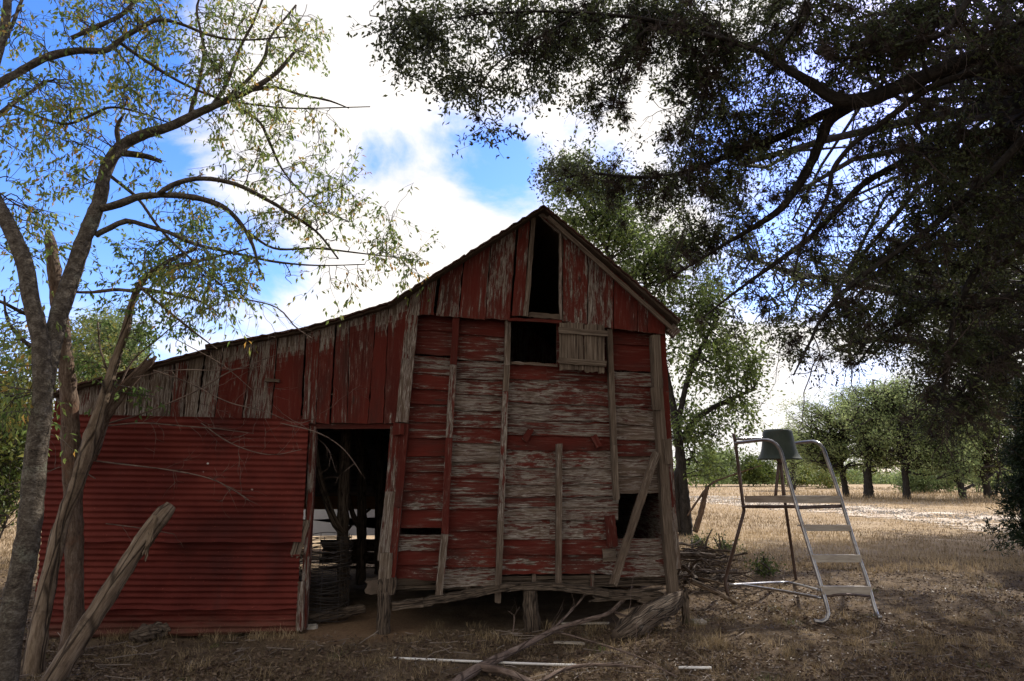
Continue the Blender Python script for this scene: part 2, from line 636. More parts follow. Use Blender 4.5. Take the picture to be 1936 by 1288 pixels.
def mat_red_tin():
    m, nt, b = new_mat('red_painted_tin')
    h = N(nt)
    ob = h.coord('Object')
    n1 = h.noise(h.mapping(ob, (1, 1, 1)), 1.3, 6, 0.6)
    n2 = h.noise(h.mapping(ob, (9, 9, 40)), 1.0, 7, 0.65)
    n3 = h.noise(ob, 38, 4, 0.6)
    col = h.ramp(n1, [(0.32, (0.055, 0.009, 0.006)), (0.5, (0.095, 0.014, 0.009)), (0.68, (0.145, 0.026, 0.017))])
    col = h.mix(h.math('MULTIPLY', h.step(n2, 0.58, 0.75), 0.55), col, (0.08, 0.016, 0.014))
    col = h.mix(h.math('MULTIPLY', h.step(n3, 0.66, 0.72), 0.6), col, (0.27, 0.07, 0.05))
    n4 = h.noise(h.mapping(ob, (2.2, 2.2, 0.7)), 1.0, 8, 0.7)
    col = h.mix(h.math('MULTIPLY', h.step(n4, 0.52, 0.7), 0.5), col, (0.045, 0.015, 0.012))
    sz = h.node('ShaderNodeSeparateXYZ')
    h.link(ob, sz.inputs[0])
    mud = h.step(h.math('ADD', sz.outputs['Z'], h.math('MULTIPLY', n2, 0.35)), 0.42, 0.18)
    col = h.mix(h.math('MULTIPLY', mud, 0.45), col, (0.12, 0.075, 0.05))
    vz = h.node('ShaderNodeTexVoronoi')
    vz.inputs['Scale'].default_value = 3.0
    h.link(ob, vz.inputs['Vector'])
    chip = h.math('SUBTRACT', 1.0, h.step(vz.outputs['Distance'], 0.02, 0.045))
    col = h.mix(h.math('MULTIPLY', chip, h.step(n1, 0.5, 0.56)), col, (0.5, 0.46, 0.42))
    h.link(col, b.inputs['Base Color'])
    b.inputs['Roughness'].default_value = 0.8
    b.inputs['Specular IOR Level'].default_value = 0.2
    h.bump(h.math('ADD', n2, h.math('MULTIPLY', n3, 0.4)), 0.35, 0.004, b)
    return m


def mat_noise(name, stops, scale=6.0, stretch=(1, 1, 1), rough=0.9, bump=0.5, bdist=0.01, metal=0.0, coord='Object', detail=8, spec=0.25):
    m, nt, b = new_mat(name)
    h = N(nt)
    v = h.mapping(h.coord(coord), stretch)
    f = h.noise(v, scale, detail, 0.65, 0.2)
    h.link(h.ramp(f, stops), b.inputs['Base Color'])
    b.inputs['Roughness'].default_value = rough
    b.inputs['Metallic'].default_value = metal
    b.inputs['Specular IOR Level'].default_value = spec
    if bump:
        h.bump(h.noise(v, scale * 2.3, 8, 0.7), bump, bdist, b)
    return m


def mat_bark(name, dark, mid, light, lichen=(0.22, 0.23, 0.19), lich=0.5, su=5.0, sv=26.0, plates=0.6):
    m, nt, b = new_mat(name)
    h = N(nt)
    uv = h.coord('UV')
    ob = h.coord('Object')
    f = h.noise(h.mapping(uv, (su, sv, 1)), 1.0, 9, 0.68, 0.6)
    pl = h.node('ShaderNodeTexVoronoi', feature='DISTANCE_TO_EDGE')
    pl.inputs['Scale'].default_value = 1.0
    pl.inputs['Randomness'].default_value = 1.0
    h.link(h.mapping(uv, (su * 1.8, sv * 0.9, 1)), pl.inputs['Vector'])
    crack = h.step(pl.outputs['Distance'], 0.0, 0.12)
    f2 = h.noise(h.mapping(uv, (su * 5, sv * 4, 1)), 1.0, 6, 0.7)
    f = h.math('ADD', h.math('MULTIPLY', f, 0.6), h.math('MULTIPLY', f2, 0.4))
    big = h.noise(ob, 3.5, 5, 0.6)
    col = h.ramp(f, [(0.36, dark), (0.5, mid), (0.66, light)])
    col = h.mix(h.math('MULTIPLY', h.step(h.math('ADD', h.math('MULTIPLY', big, 0.7), h.math('MULTIPLY', f2, 0.3)), 0.53, 0.62), lich), col, lichen)
    col = h.mix(h.math('MULTIPLY', h.math('SUBTRACT', 1.0, crack), plates), col, dark)
    h.link(col, b.inputs['Base Color'])
    b.inputs['Roughness'].default_value = 0.95
    b.inputs['Specular IOR Level'].default_value = 0.15
    h.bump(h.math('ADD', h.math('MULTIPLY', f, 0.7), h.math('MULTIPLY', crack, plates * .8)), 1.0, 0.02, b)
    return m


def mat_oldwood(name, dark, mid, light, su=3.0, sv=40.0, bump=0.012):
    m, nt, b = new_mat(name)
    h = N(nt)
    uv, ob = h.coord('UV'), h.coord('Object')
    g1 = h.noise(h.mapping(uv, (su, sv, 1)), 1.0, 9, 0.7, 0.5)
    g2 = h.noise(h.mapping(uv, (su * 3, sv * 3.5, 1)), 1.0, 6, 0.7)
    blot = h.noise(ob, 7.0, 7, 0.65)
    cr = h.node('ShaderNodeTexVoronoi', feature='DISTANCE_TO_EDGE')
    cr.inputs['Scale'].default_value = 1.0
    h.link(h.mapping(uv, (su * 0.55, sv * 0.8, 1)), cr.inputs['Vector'])
    crack = h.step(cr.outputs['Distance'], 0.0, 0.07)
    f = h.math('ADD', h.math('MULTIPLY', g1, 0.6), h.math('MULTIPLY', g2, 0.4))
    col = h.ramp(f, [(0.34, dark), (0.48, mid), (0.66, light)])
    col = h.mix(h.math('MULTIPLY', h.step(blot, 0.52, 0.66), 0.6), col, dark)
    col = h.mix(h.math('MULTIPLY', h.math('SUBTRACT', 1.0, crack), 0.8), col, tuple(c * 0.5 for c in dark))
    h.link(col, b.inputs['Base Color'])
    b.inputs['Roughness'].default_value = 0.92
    b.inputs['Specular IOR Level'].default_value = 0.18
    h.bump(h.math('ADD', f, h.math('MULTIPLY', crack, 0.8)), 1.0, bump, b)
    return m


def mat_leaf(name, stops, trans=0.35, gloss=0.35):
    m, nt, b = new_mat(name)
    h = N(nt)
    col = h.ramp(h.attr('tint'), stops)
    h.link(col, b.inputs['Base Color'])
    b.inputs['Roughness'].default_value = 0.5
    b.inputs['Specular IOR Level'].default_value = gloss
    tr = h.node('ShaderNodeBsdfTranslucent')
    h.link(h.mix(0.5, col, h.mix(1.0, col, col)), tr.inputs['Color'])
    mx = h.node('ShaderNodeMixShader')
    mx.inputs[0].default_value = trans
    out = nt.nodes['Material Output']
    h.link(b.outputs[0], mx.inputs[1])
    h.link(tr.outputs[0], mx.inputs[2])
    h.link(mx.outputs[0], out.inputs['Surface'])
    return m


def mat_plain(name, col, rough=0.5, metal=0.0, var=0.15):
    c0 = tuple(max(0, c * (1 - var)) for c in col)
    c1 = tuple(c * (1 + var) for c in col)
    return mat_noise(name, [(0.3, c0), (0.7, c1)], 7.0, rough=rough, bump=0.12, bdist=0.003, metal=metal, spec=0.5)


M_WOOD = mat_barnwood()
M_TIN = mat_red_tin()
M_ROOF = mat_noise('rusty_roof_tin', [(0.3, (0.03, 0.017, 0.013)), (0.55, (0.075, 0.032, 0.022)), (0.75, (0.14, 0.11, 0.095))], 3.0, rough=0.75, bump=0.4)
M_GREYTIN = mat_noise('grey_tin', [(0.3, (0.05, 0.045, 0.04)), (0.6, (0.16, 0.15, 0.14)), (0.8, (0.10, 0.05, 0.03))], 3.0, rough=0.65, bump=0.3)
M_LOG = mat_oldwood('old_timber', (0.016, 0.011, 0.008), (0.085, 0.061, 0.043), (0.21, 0.165, 0.125), 3.5, 38)
M_DEADLOG = mat_oldwood('debarked_dead_wood', (0.034, 0.021, 0.013), (0.135, 0.095, 0.063), (0.28, 0.215, 0.152), 2.6, 18)
M_HACK = mat_bark('hackberry_bark', (0.016, 0.012, 0.009), (0.075, 0.060, 0.045), (0.20, 0.175, 0.14), (0.165, 0.165, 0.125), 0.6, 16, 18, .10)
M_SNAG = mat_bark('peeling_dead_bark', (0.03, 0.018, 0.012), (0.115, 0.078, 0.055), (0.24, 0.185, 0.14), (0.13, 0.062, 0.036), 0.6, 5, 24, .12)
M_OAK = mat_bark('oak_bark', (0.010, 0.009, 0.008), (0.035, 0.03, 0.026), (0.075, 0.065, 0.055), (0.07, 0.065, 0.055), 0.3, 4, 18, .15)
M_TWIG = mat_noise('twig_bark', [(0.3, (0.035, 0.028, 0.022)), (0.7, (0.11, 0.09, 0.072))], 5.0, bump=0)
M_OTWIG = mat_noise('oak_twig_bark', [(0.3, (0.014, 0.012, 0.010)), (0.7, (0.045, 0.036, 0.030))], 5.0, bump=0)
M_DRYTWIG = mat_noise('bleached_twig', [(0.3, (0.12, 0.09, 0.072)), (0.7, (0.27, 0.22, 0.18))], 5.0, bump=0)
M_BROWNTWIG = mat_oldwood('brown_dead_branch', (0.05, 0.033, 0.025), (0.15, 0.105, 0.082), (0.26, 0.20, 0.16), 4.0, 26, 0.006)
M_MOSS = mat_noise('ball_moss_grey', [(0.3, (0.035, 0.026, 0.021)), (0.7, (0.105, 0.079, 0.064))], 6.0, bump=0)
M_LHACK = mat_leaf('hackberry_leaf', [(0.0, (0.08, 0.135, 0.035)), (0.4, (0.16, 0.23, 0.06)), (0.8, (0.28, 0.32, 0.085)), (0.96, (0.40, 0.33, 0.07)), (1.0, (0.45, 0.25, 0.06))], 0.6)
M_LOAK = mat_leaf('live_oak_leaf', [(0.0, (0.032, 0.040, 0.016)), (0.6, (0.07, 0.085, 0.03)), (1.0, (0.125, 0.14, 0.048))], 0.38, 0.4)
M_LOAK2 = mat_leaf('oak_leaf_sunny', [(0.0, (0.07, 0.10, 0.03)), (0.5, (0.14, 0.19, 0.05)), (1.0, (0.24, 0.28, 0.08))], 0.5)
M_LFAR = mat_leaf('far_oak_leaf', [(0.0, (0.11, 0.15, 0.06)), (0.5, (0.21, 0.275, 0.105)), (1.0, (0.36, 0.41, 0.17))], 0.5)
M_LBUSH = mat_leaf('bush_leaf', [(0.0, (0.05, 0.075, 0.018)), (0.5, (0.12, 0.16, 0.03)), (1.0, (0.26, 0.23, 0.045))], 0.35)
M_LCEDAR = mat_leaf('cedar_spray', [(0.0, (0.010, 0.020, 0.010)), (0.6, (0.022, 0.042, 0.016)), (1.0, (0.05, 0.075, 0.02))], 0.1)
M_GRASS = mat_leaf('dry_grass', [(0.0, (0.092, 0.070, 0.038)), (0.5, (0.31, 0.225, 0.125)), (0.9, (0.58, 0.45, 0.275)), (0.96, (0.40, 0.3, 0.2)), (1.0, (0.10, 0.13, 0.04))], 0.3, 0.15)
M_LITTER = mat_leaf('fallen_leaf', [(0.0, (0.05, 0.030, 0.020)), (0.5, (0.115, 0.075, 0.047)), (1.0, (0.20, 0.145, 0.098))], 0.1, 0.2)
M_STEEL = mat_noise('worn_steel_tube', [(0.35, (0.22, 0.20, 0.19)), (0.6, (0.40, 0.39, 0.38)), (0.8, (0.16, 0.10, 0.07))], 5.0, rough=0.28, bump=0.15, bdist=0.002, metal=0.9)
M_RUST = mat_noise('rusty_steel_tube', [(0.35, (0.07, 0.045, 0.035)), (0.6, (0.14, 0.10, 0.085)), (0.8, (0.05, 0.03, 0.02))], 6.0, rough=0.5, bump=0.2, bdist=0.002, metal=0.5)
M_TREAD = mat_noise('weathered_tread', [(0.3, (0.28, 0.235, 0.19)), (0.7, (0.50, 0.44, 0.36))], 1.0, (3, 30, 1), coord='UV', bump=0.3, bdist=0.004, rough=0.7)
M_GREEN = mat_noise('green_plastic', [(0.3, (0.034, 0.046, 0.036)), (0.7, (0.066, 0.082, 0.062))], 5.0, rough=0.55, bump=0.2, bdist=0.003)
M_STONE = mat_noise('limestone', [(0.3, (0.20, 0.17, 0.14)), (0.7, (0.46, 0.41, 0.34))], 5.0, bump=0.8, bdist=0.02)
M_PVC = mat_noise('white_pipe', [(0.3, (0.55, 0.51, 0.47)), (0.7, (0.78, 0.75, 0.70))], 8.0, rough=0.5, bump=0.1)
M_WHITE = mat_plain('white_vehicle_paint', (0.72, 0.72, 0.70), 0.35, 0.0, 0.05)
M_BLACK = mat_plain('black_rubber', (0.02, 0.02, 0.02), 0.7)
M_GLASS = mat_plain('dark_window_glass', (0.02, 0.025, 0.03), 0.08)
M_WIRE = mat_plain('rusty_wire', (0.045, 0.036, 0.032), 0.7, 0.3)
M_BROWN = mat_noise('brown_plywood', [(0.3, (0.20, 0.10, 0.045)), (0.7, (0.33, 0.18, 0.09))], 1.0, (2, 24, 1), coord='UV', bump=0.3)


def mat_ground():
    m, nt, b = new_mat('dry_ground')
    h = N(nt)
    ob = h.coord('Object')
    n1 = h.noise(ob, 0.35, 6, 0.6)
    n2 = h.noise(ob, 3.0, 8, 0.65)
    n3 = h.noise(ob, 28.0, 6, 0.7)
    soil = h.ramp(n2, [(0.3, (0.075, 0.052, 0.036)), (0.5, (0.125, 0.088, 0.056)), (0.72, (0.19, 0.14, 0.092))])
    soil = h.mix(h.math('MULTIPLY', h.step(n3, 0.5, 0.7), 0.5), soil, (0.055, 0.038, 0.027))
    fieldc = h.ramp(n2, [(0.3, (0.29, 0.20, 0.115)), (0.7, (0.48, 0.36, 0.22))])
    fieldc = h.mix(h.math('MULTIPLY', h.step(n1, 0.5, 0.65), 0.55), fieldc, (0.48, 0.38, 0.27))
    sep = h.node('ShaderNodeSeparateXYZ')
    h.link(ob, sep.inputs[0])
    far = h.step(h.math('ADD', sep.outputs['Y'], h.math('MULTIPLY', n1, 6.0)), 11.0, 19.0)
    col = h.mix(far, soil, fieldc)
    # bare trodden earth in front of the lean-to opening
    dirt = h.node('ShaderNodeVectorMath', operation='DISTANCE')
    h.link(h.mapping(ob, (1, 1.25, 0)), dirt.inputs[0])
    c = G(650, 1185)
    dirt.inputs[1].default_value = (c[0] + 0.1, c[1] * 1.25, 0)
    dm = h.step(h.math('ADD', dirt.outputs['Value'], h.math('MULTIPLY', n2, 1.1)), 1.75, 1.0)
    col = h.mix(dm, col, h.ramp(n3, [(0.3, (0.16, 0.095, 0.055)), (0.7, (0.27, 0.175, 0.105))]))
    h.link(col, b.inputs['Base Color'])
    b.inputs['Roughness'].default_value = 1.0
    b.inputs['Specular IOR Level'].default_value = 0.1
    h.bump(h.math('ADD', n3, h.math('MULTIPLY', n2, 1.5)), 1.0, 0.03, b)
    return m


# ------------------------------------------------------------------ ground
def ground_z(x, y):
    x, y = np.asarray(x, float), np.asarray(y, float)
    f = np.clip((y - 3) / 4, 0, 1) * np.exp(-np.maximum(y - 12, 0) / 25)
    return 0.02 * f * (np.sin(x * 1.7 + 0.6 * y) + np.sin(y * 2.3 - 0.9 * x) + 0.6 * np.sin(4.1 * x + 3.3 * y))


def make_ground():
    mb = MB()
    xs = np.concatenate([-np.geomspace(1500, 14, 26), np.linspace(-13, 16, 120), np.geomspace(17, 1500, 26)])
    ys = np.concatenate([-np.geomspace(900, 6, 12), np.linspace(-5, 18, 110), np.geomspace(18.5, 2400, 40)])
    X, Y = np.meshgrid(xs, ys, indexing='ij')
    Z = ground_z(X, Y)
    b = mb.verts(np.stack([X, Y, Z], -1))
    ny = len(ys)
    i, j = np.meshgrid(np.arange(len(xs) - 1), np.arange(ny - 1), indexing='ij')
    k = b + i * ny + j
    mb.quads(np.stack([k, k + ny, k + ny + 1, k + 1], -1))
    tag(mb.build('ground', mat_ground(), smooth=True), None, None, None, 'structure')


make_ground()

# ------------------------------------------------------------------ the barn
DEEP = 4.6
barn = Thing('barn', 'weathered red plank barn with open loft and low lean-to, standing crooked on stump posts', 'barn', (*W(1000, 1150)[:2], 0.0))
SID = -0.10        # plane of the horizontal siding (the studs stand proud of it)


def lx(pts, y):
    """x of a polyline (x, y) at picture height y."""
    p = sorted(pts, key=lambda q: q[1])
    return float(np.interp(y, [q[1] for q in p], [q[0] for q in p]))


LEFT = [(792, 590), (772, 800), (744, 1110)]
S1 = [(863, 596), (849, 830), (831, 1128)]
S2 = [(960, 600), (952, 860), (942, 1138)]
S4 = [(1153, 622), (1160, 800), (1168, 945)]
RIGHT = [(1238, 630), (1247, 800), (1258, 960), (1268, 1100)]


def slope(y):
    return 0.075 * min(max((900 - y) / 300, -0.1), 1)


def row_board(mb, x0f, x1f, ya, yb, paint, off=SID, ext=4, rag=0.004, dx0=0, dx1=0, sk=0):
    """One horizontal siding board between two line functions; ya / yb are heights at its middle."""
    ym = (ya + yb) / 2
    xa, xb = x0f(ym) - ext + dx0, x1f(ym) + ext + dx1
    xm = (xa + xb) / 2
    sa, sb = slope(ya), slope(yb)
    lap = 0.012
    A0 = W(xa, yb + sb * (xa - xm) - sk, off) - UP * lap
    A1 = W(xb, yb + sb * (xb - xm) + sk, off) - UP * lap
    ya += rnd(-.4, 1.1)
    B0 = W(xa, ya + sa * (xa - xm) - sk, off - 0.024)
    B1 = W(xb, ya + sa * (xb - xm) + sk, off - 0.024)
    n = nrm(WN + UP * 0.0)
    paint = .20 + .70 * paint + rnd(-.05, .05)
    nn = max(5, int(np.linalg.norm(A1 - A0) / 0.09))
    plank(mb, A0, A1, B0, B1, n, 0.026, paint, rnd(0, 1), N=nn, M=4, rag=rag, wob=0.0035, warp=0.006)


sid = MB()
fL, f1, f2, f4, fR = (lambda y: lx(LEFT, y)), (lambda y: lx(S1, y)), (lambda y: lx(S2, y)), (lambda y: lx(S4, y)), (lambda y: lx(RIGHT, y))
colA = [(592, 624, .98), (624, 669, .72), (674, 706, .42), (706, 734, .62), (734, 762, .92), (762, 796, .80), (796, 827, .74), (827, 861, .96), (861, 891, .90),
        (891, 926, .84), (926, 961, .66), (961, 996, .72), (1011, 1040, .60), (1040, 1066, .94), (1066, 1093, .95)]
colB = [(592, 633, .97), (633, 680, .62), (684, 715, .36), (715, 745, .40), (745, 774, .34), (774, 807, .46), (807, 836, .72), (836, 872, .24), (872, 902, .44),
        (902, 934, .66), (934, 961, .50), (961, 1002, .93), (1003, 1034, .86), (1034, 1070, .58), (1070, 1107, .34)]
colC = [(690, 716, .60), (716, 762, .42), (762, 793, .30), (793, 822, .38), (822, 850, .95), (850, 883, .26), (883, 914, .40), (914, 937, .22), (937, 957, .36),
        (957, 981, .14), (981, 1017, .46), (1016, 1046, .82), (1046, 1083, .50)]
colD = [(622, 650, .97), (650, 700, .92), (704, 728, .44), (728, 768, .82), (768, 801, .46), (801, 830, .26), (830, 861, .68), (861, 898, .22), (898, 931, .16)]
for (ya, yb, p) in colA:
    row_board(sid, fL, f1, ya, yb, p, dx0=-12, sk=rnd(-1, 1) + (4 if ya == 1066 else 0))
for (ya, yb, p) in colB:
    row_board(sid, f1, f2, ya, yb, p, sk=rnd(-1.2, 1.2), dx0=6 if ya == 1003 else 0)
for (ya, yb, p) in colC:
    if ya == 690:
        row_board(sid, f2, lambda y: 1037, ya, yb, p, dx1=-3)
        row_board(sid, lambda y: 1037, f4, ya, yb + 2, .75)
    elif ya == 981:
        row_board(sid, f2, lambda y: 1043, ya, yb, .40)
        row_board(sid, lambda y: 1043, lambda y: 1147, ya, yb + 1, .50)
    elif ya == 1016:
        row_board(sid, f2, f4, ya, yb, p, dx1=-6)
    elif ya == 1046:
        row_board(sid, f2, lambda y: 1163, ya, yb, p, ext=2)
    elif ya >= 840:
        row_board(sid, f2, lambda y: 1058, ya, yb, p, sk=rnd(-1, 1))
        row_board(sid, lambda y: 1058, f4, ya, yb, p + rnd(-.1, .1), sk=rnd(-1, 1), dx1=-3)
    else:
        row_board(sid, f2, f4, ya, yb, p, sk=rnd(-1, 1), dx1=-3)
for (ya, yb, p) in ((606, 650, .95), (650, 692, .9)):
    row_board(sid, lambda y: 1056, f4, ya, yb, p)
for (ya, yb, p) in colD:
    row_board(sid, f4, fR, ya, yb, p, sk=rnd(-2, 2) if ya > 760 else 0, dx1=rnd(-6, 2) if ya < 800 else rnd(-2, 6), rag=.02 if ya > 800 else .006)
row_board(sid, lambda y: 1160, fR, 1018, 1047, .34, dx1=0, rag=.015)
row_board(sid, lambda y: 1163, lambda y: 1254, 1047, 1089, .48, rag=.012)
barn.part('plank_siding', sid, M_WOOD)

# studs: outside the siding, one part each
def stud(rows, w0, w1, off, paint, t=0.085, name='stud', N_=14):
    mb = MB()
    rows = sorted(rows, key=lambda r: r[1])
    for (a, c) in zip(rows[:-1], rows[1:]):
        P0, P1 = W(c[0], c[1], off), W(a[0], a[1], off)
        wpx = (w0 + w1) / 2
        m = wpx / F * np.linalg.norm(P0 - CAM)
        pt = c[2] if len(c) > 2 else paint
        beam(mb, P0, P1, m, t, WN, pt, N=N_, M=3, rag=0.006, wob=0.0015, warp=0.003)
    return barn.part(name, mb, M_WOOD)


stud([(863, 596), (857, 690, .95), (849, 828, .45), (841, 1010, .85), (829, 1132, .15)], 13, 13, -0.012, .8)
stud([(961, 602), (959, 690, .15), (956, 740, .12), (952, 860, .35), (947, 985, .38), (941, 1140, .1)], 11, 11, -0.012, .3)
stud([(1058, 839), (1057, 1113, .15)], 10, 10, -0.012, .2)
stud([(1153, 622), (1156, 705, .05), (1162, 842, .10), (1167, 945, .08)], 10, 10, -0.012, .1)
stud([(1240, 633), (1245, 735, .05), (1254, 860, .05), (1264, 1010, .05), (1276, 1132, .03)], 17, 17, 0.0, .1, 0.10, 'corner_post')
stud([(1250, 628), (1257, 740, .85), (1263, 840, .8), (1270, 960, .55), (1280, 1075, .3)], 16, 14, -0.03, .8, 0.12, 'corner_board')
stud([(1238, 732), (1242, 775, .02)], 16, 16, 0.025, .0, 0.03, 'patch_board')
stud([(1261, 830), (1266, 877, .08)], 15, 15, 0.02, .1, 0.03, 'patch_board')
stud([(1153, 975), (1159, 1034, .93)], 19, 19, -0.03, .9, 0.03, 'patch_board')
stud([(1140, 1050), (1165, 1049, .15)], 22, 22, -0.075, .1, 0.02, 'patch_board')
# crib left corner: whitish corner board, red post, door jamb
stud([(779, 596), (760, 799, .40)], 24, 22, 0.02, .2, 0.03, 'corner_board')
stud([(766, 801), (752, 960, .93), (738, 1108, .80)], 14, 13, 0.0, .9, 0.10, 'corner_post')
stud([(754, 800), (753, 822, .95)], 20, 20, 0.03, .9, 0.03, 'patch_board')
stud([(750, 806), (740, 930, .70), (725, 1062, .25)], 22, 22, -0.02, .6, 0.09, 'door_post')
stud([(731, 1046), (726, 1106, .12)], 22, 22, 0.015, .1, 0.03, 'patch_board')

# small loose blocks nailed on the middle boards
for (x0, y0, x1, y1) in ((1004, 812, 992, 832), (1122, 822, 1134, 846)):
    mb = MB()
    beam(mb, W(x1, y1, -0.05), W(x0, y0, -0.05), 0.07, 0.045, WN, .9, N=4, M=3, rag=.012)
    barn.part('nailed_block', mb, M_WOOD)

# gable: vertical boards up to the rake
APEX = (1028, 397)
def rake_y(x):
    if x <= 1028:
        return 397 + (1028 - x) * (583 - 397) / (1028 - 742)
    return 397 + (x - 1028) * (616 - 397) / (1272 - 1028)


gab = MB()
GB = [(769, 792, 596, 596, 8, .12), (793, 819, 595, 595, 8, .40), (824, 866, 597, 600, 10, .62), (867, 917, 600, 604, 11, .55), (918, 964, 602, 606, 12, .50), (968, 990, 598, 597, 13, .62)]
for (xa, xb, ya, yb, ln, p) in GB:
    ta, tb = xa + ln, xb + ln - 0.5
    A0, A1 = W(xa, ya, .012), W(ta, rake_y(ta) - 3, .012)
    B0, B1 = W(xb, yb, .012), W(tb, rake_y(tb) - 3, .012)
    plank(gab, A0, A1, B0, B1, WN, 0.024, .32 + .63 * p, rnd(0, .6), N=12, M=5, rag=.006, wob=.003, warp=.004)
for (xa, xb, ya, yb, p) in [(1064, 1110, 607, 614, .42), (1112, 1159, 615, 621, .44), (1161, 1205, 622, 626, .74), (1206, 1224, 627, 629, .72), (1225, 1257, 629, 632, .76)]:
    A0, A1 = W(xa, ya, .012), W(xa + 1, rake_y(xa + 1) - 3, .012)
    B0, B1 = W(xb, yb, .012), W(xb + 1, rake_y(xb + 1) - 3, .012)
    plank(gab, A0, A1, B0, B1, WN, 0.024, .32 + .63 * p, rnd(0, .6), N=12, M=5, rag=.006, wob=.003, warp=.004)
barn.part('gable_siding', gab, M_WOOD)
# frame of the upper opening
def trim(P, w, off, p, name, t=0.035):
    mb = MB()
    beam(mb, W(*P[0], off), W(*P[1], off), w, t, WN, p, N=10, M=3, rag=.008, wob=.003)
    return barn.part(name, mb, M_WOOD)


trim(((994, 598), (1009, 412)), 0.052, .03, .14, 'window_trim')
trim(((1060, 604), (1060, 440)), 0.035, .028, .25, 'window_trim')
trim(((1022, 402), (1075, 450)), 0.085, .02, .20, 'window_trim')
trim(((1000, 595), (1058, 599)), 0.06, .004, .06, 'window_sill')
trim(((962, 604), (1062, 608)), 0.035, .02, .80, 'window_sill')
trim(((966, 686), (1054, 691)), 0.03, -.05, .25, 'window_sill')

# loft shutter, swung open to the right
sm = MB()
for (xa, xb, yt0, yt1, yb_) in ((1058, 1103, 609, 611, 697), (1105, 1131, 613, 614, 700), (1131.5, 1143, 614, 617, 702)):
    plank(sm, W(xa, yb_ + 3, .055), W(xa, yt0, .06), W(xb, yb_ + 3, .055), W(xb, yt1, .06), WN, .022, .0, .15, N=10, M=7, rag=.012, wob=.002)
sh = barn.part('loft_shutter', sm, M_WOOD)
for (a, c) in (((1056, 624), (1149, 631)), ((1056, 681), (1147, 688))):
    mb = MB()
    beam(mb, W(*a, .085), W(*c, .085), .066, .026, WN, .0, N=8, M=3, rag=.006, wob=.003, tint=.2)
    barn.part('cross_bar', mb, M_WOOD, under=sh)

# ------- roofs
def roof_slab(prof, over_front, back, thick, mb, paint=None, wave=0.0, seg=10, sub=1):
    """prof: picture points of the lower roof edge on the front plane; slab swept back."""
    P = [W(x, y, over_front) for (x, y) in prof]
    for a, c in zip(P[:-1], P[1:]):
        ax = nrm(c - a)
        nn = nrm(np.cross(ax, WN))
        if nn[2] < 0:
            nn = -nn
        s = np.linspace(0, 1, seg + 1)
        fr = a + np.outer(s, c - a)
        wv = (np.sin(s * seg * 1.9 + rnd(0, 6)) * wave)[:, None] * nn + RNG.normal(0, wave * 0.5, (seg + 1, 1)) * nn
        back_v = -WN * (back + over_front)
        lo_f, hi_f = fr + wv, fr + wv + nn * thick
        ring = np.stack([lo_f, hi_f, hi_f + back_v, lo_f + back_v], axis=1)
        b = mb.verts(ring)
        idx = []
        for i in range(seg):
            for k in range(4):
                k2 = (k + 1) % 4
                idx.append((b + i * 4 + k, b + (i + 1) * 4 + k, b + (i + 1) * 4 + k2, b + i * 4 + k2))
        idx.append((b, b + 1, b + 2, b + 3))
        e = b + seg * 4
        idx.append((e + 3, e + 2, e + 1, e))
        mb.quads(idx, None, 0, .5)


RL = [(735, 578), (880, 488), (1029, 394)]
RR = [(1029, 394), (1155, 500), (1283, 612)]
mb = MB(); roof_slab(RL, .14, DEEP + .2, .035, mb, wave=.003)
rf = barn.part('roof', mb, M_LOG)
mb = MB(); roof_slab([(x, y - 5) for x, y in RL], .18, DEEP + .25, .014, mb, wave=.0055, seg=26)
barn.part('roof_tin', mb, M_ROOF, under=rf)
mb = MB(); roof_slab(RR, .14, DEEP + .2, .035, mb, wave=.003)
rf2 = barn.part('roof', mb, M_LOG)
mb = MB(); roof_slab([(1027, 388), (1156, 494), (1287, 606)], .18, DEEP + .25, .014, mb, wave=.006, seg=26)
barn.part('roof_tin', mb, M_ROOF, under=rf2)
mb = MB()
beam(mb, W(1272, 622, .12), W(1036, 410, .12), .05, .02, WN, .1, N=16, M=3)
barn.part('barge_board', mb, M_WOOD)
mb = MB()
beam(mb, W(1268, 632, .06), W(1281, 618, .06), .12, .08, WN, .3, N=4, M=3)
barn.part('eave_block', mb, M_WOOD)
LT = [(92, 752), (150, 733), (280, 697), (392, 668)]
LT2 = [(388, 660), (480, 645), (575, 627), (660, 602), (738, 578)]
mb = MB(); roof_slab(LT, .10, DEEP + .2, .05, mb, wave=.003); roof_slab(LT2, .10, DEEP + .2, .05, mb, wave=.003)
lr = barn.part('lean_to_roof', mb, M_LOG)
mb = MB(); roof_slab([(x, y - 6) for x, y in LT], .14, DEEP + .25, .014, mb, wave=.006, seg=14); roof_slab([(x, y - 6) for x, y in LT2], .15, DEEP + .25, .014, mb, wave=.006, seg=12)
barn.part('roof_tin', mb, M_ROOF, under=lr)

# ------- lean-to front: vertical boards above, corrugated sheets below
def lt_y(x):
    return float(np.interp(x, [92, 150, 280, 392, 480, 575, 660, 738, 790], [752, 733, 697, 666, 645, 627, 602, 578, 560]))


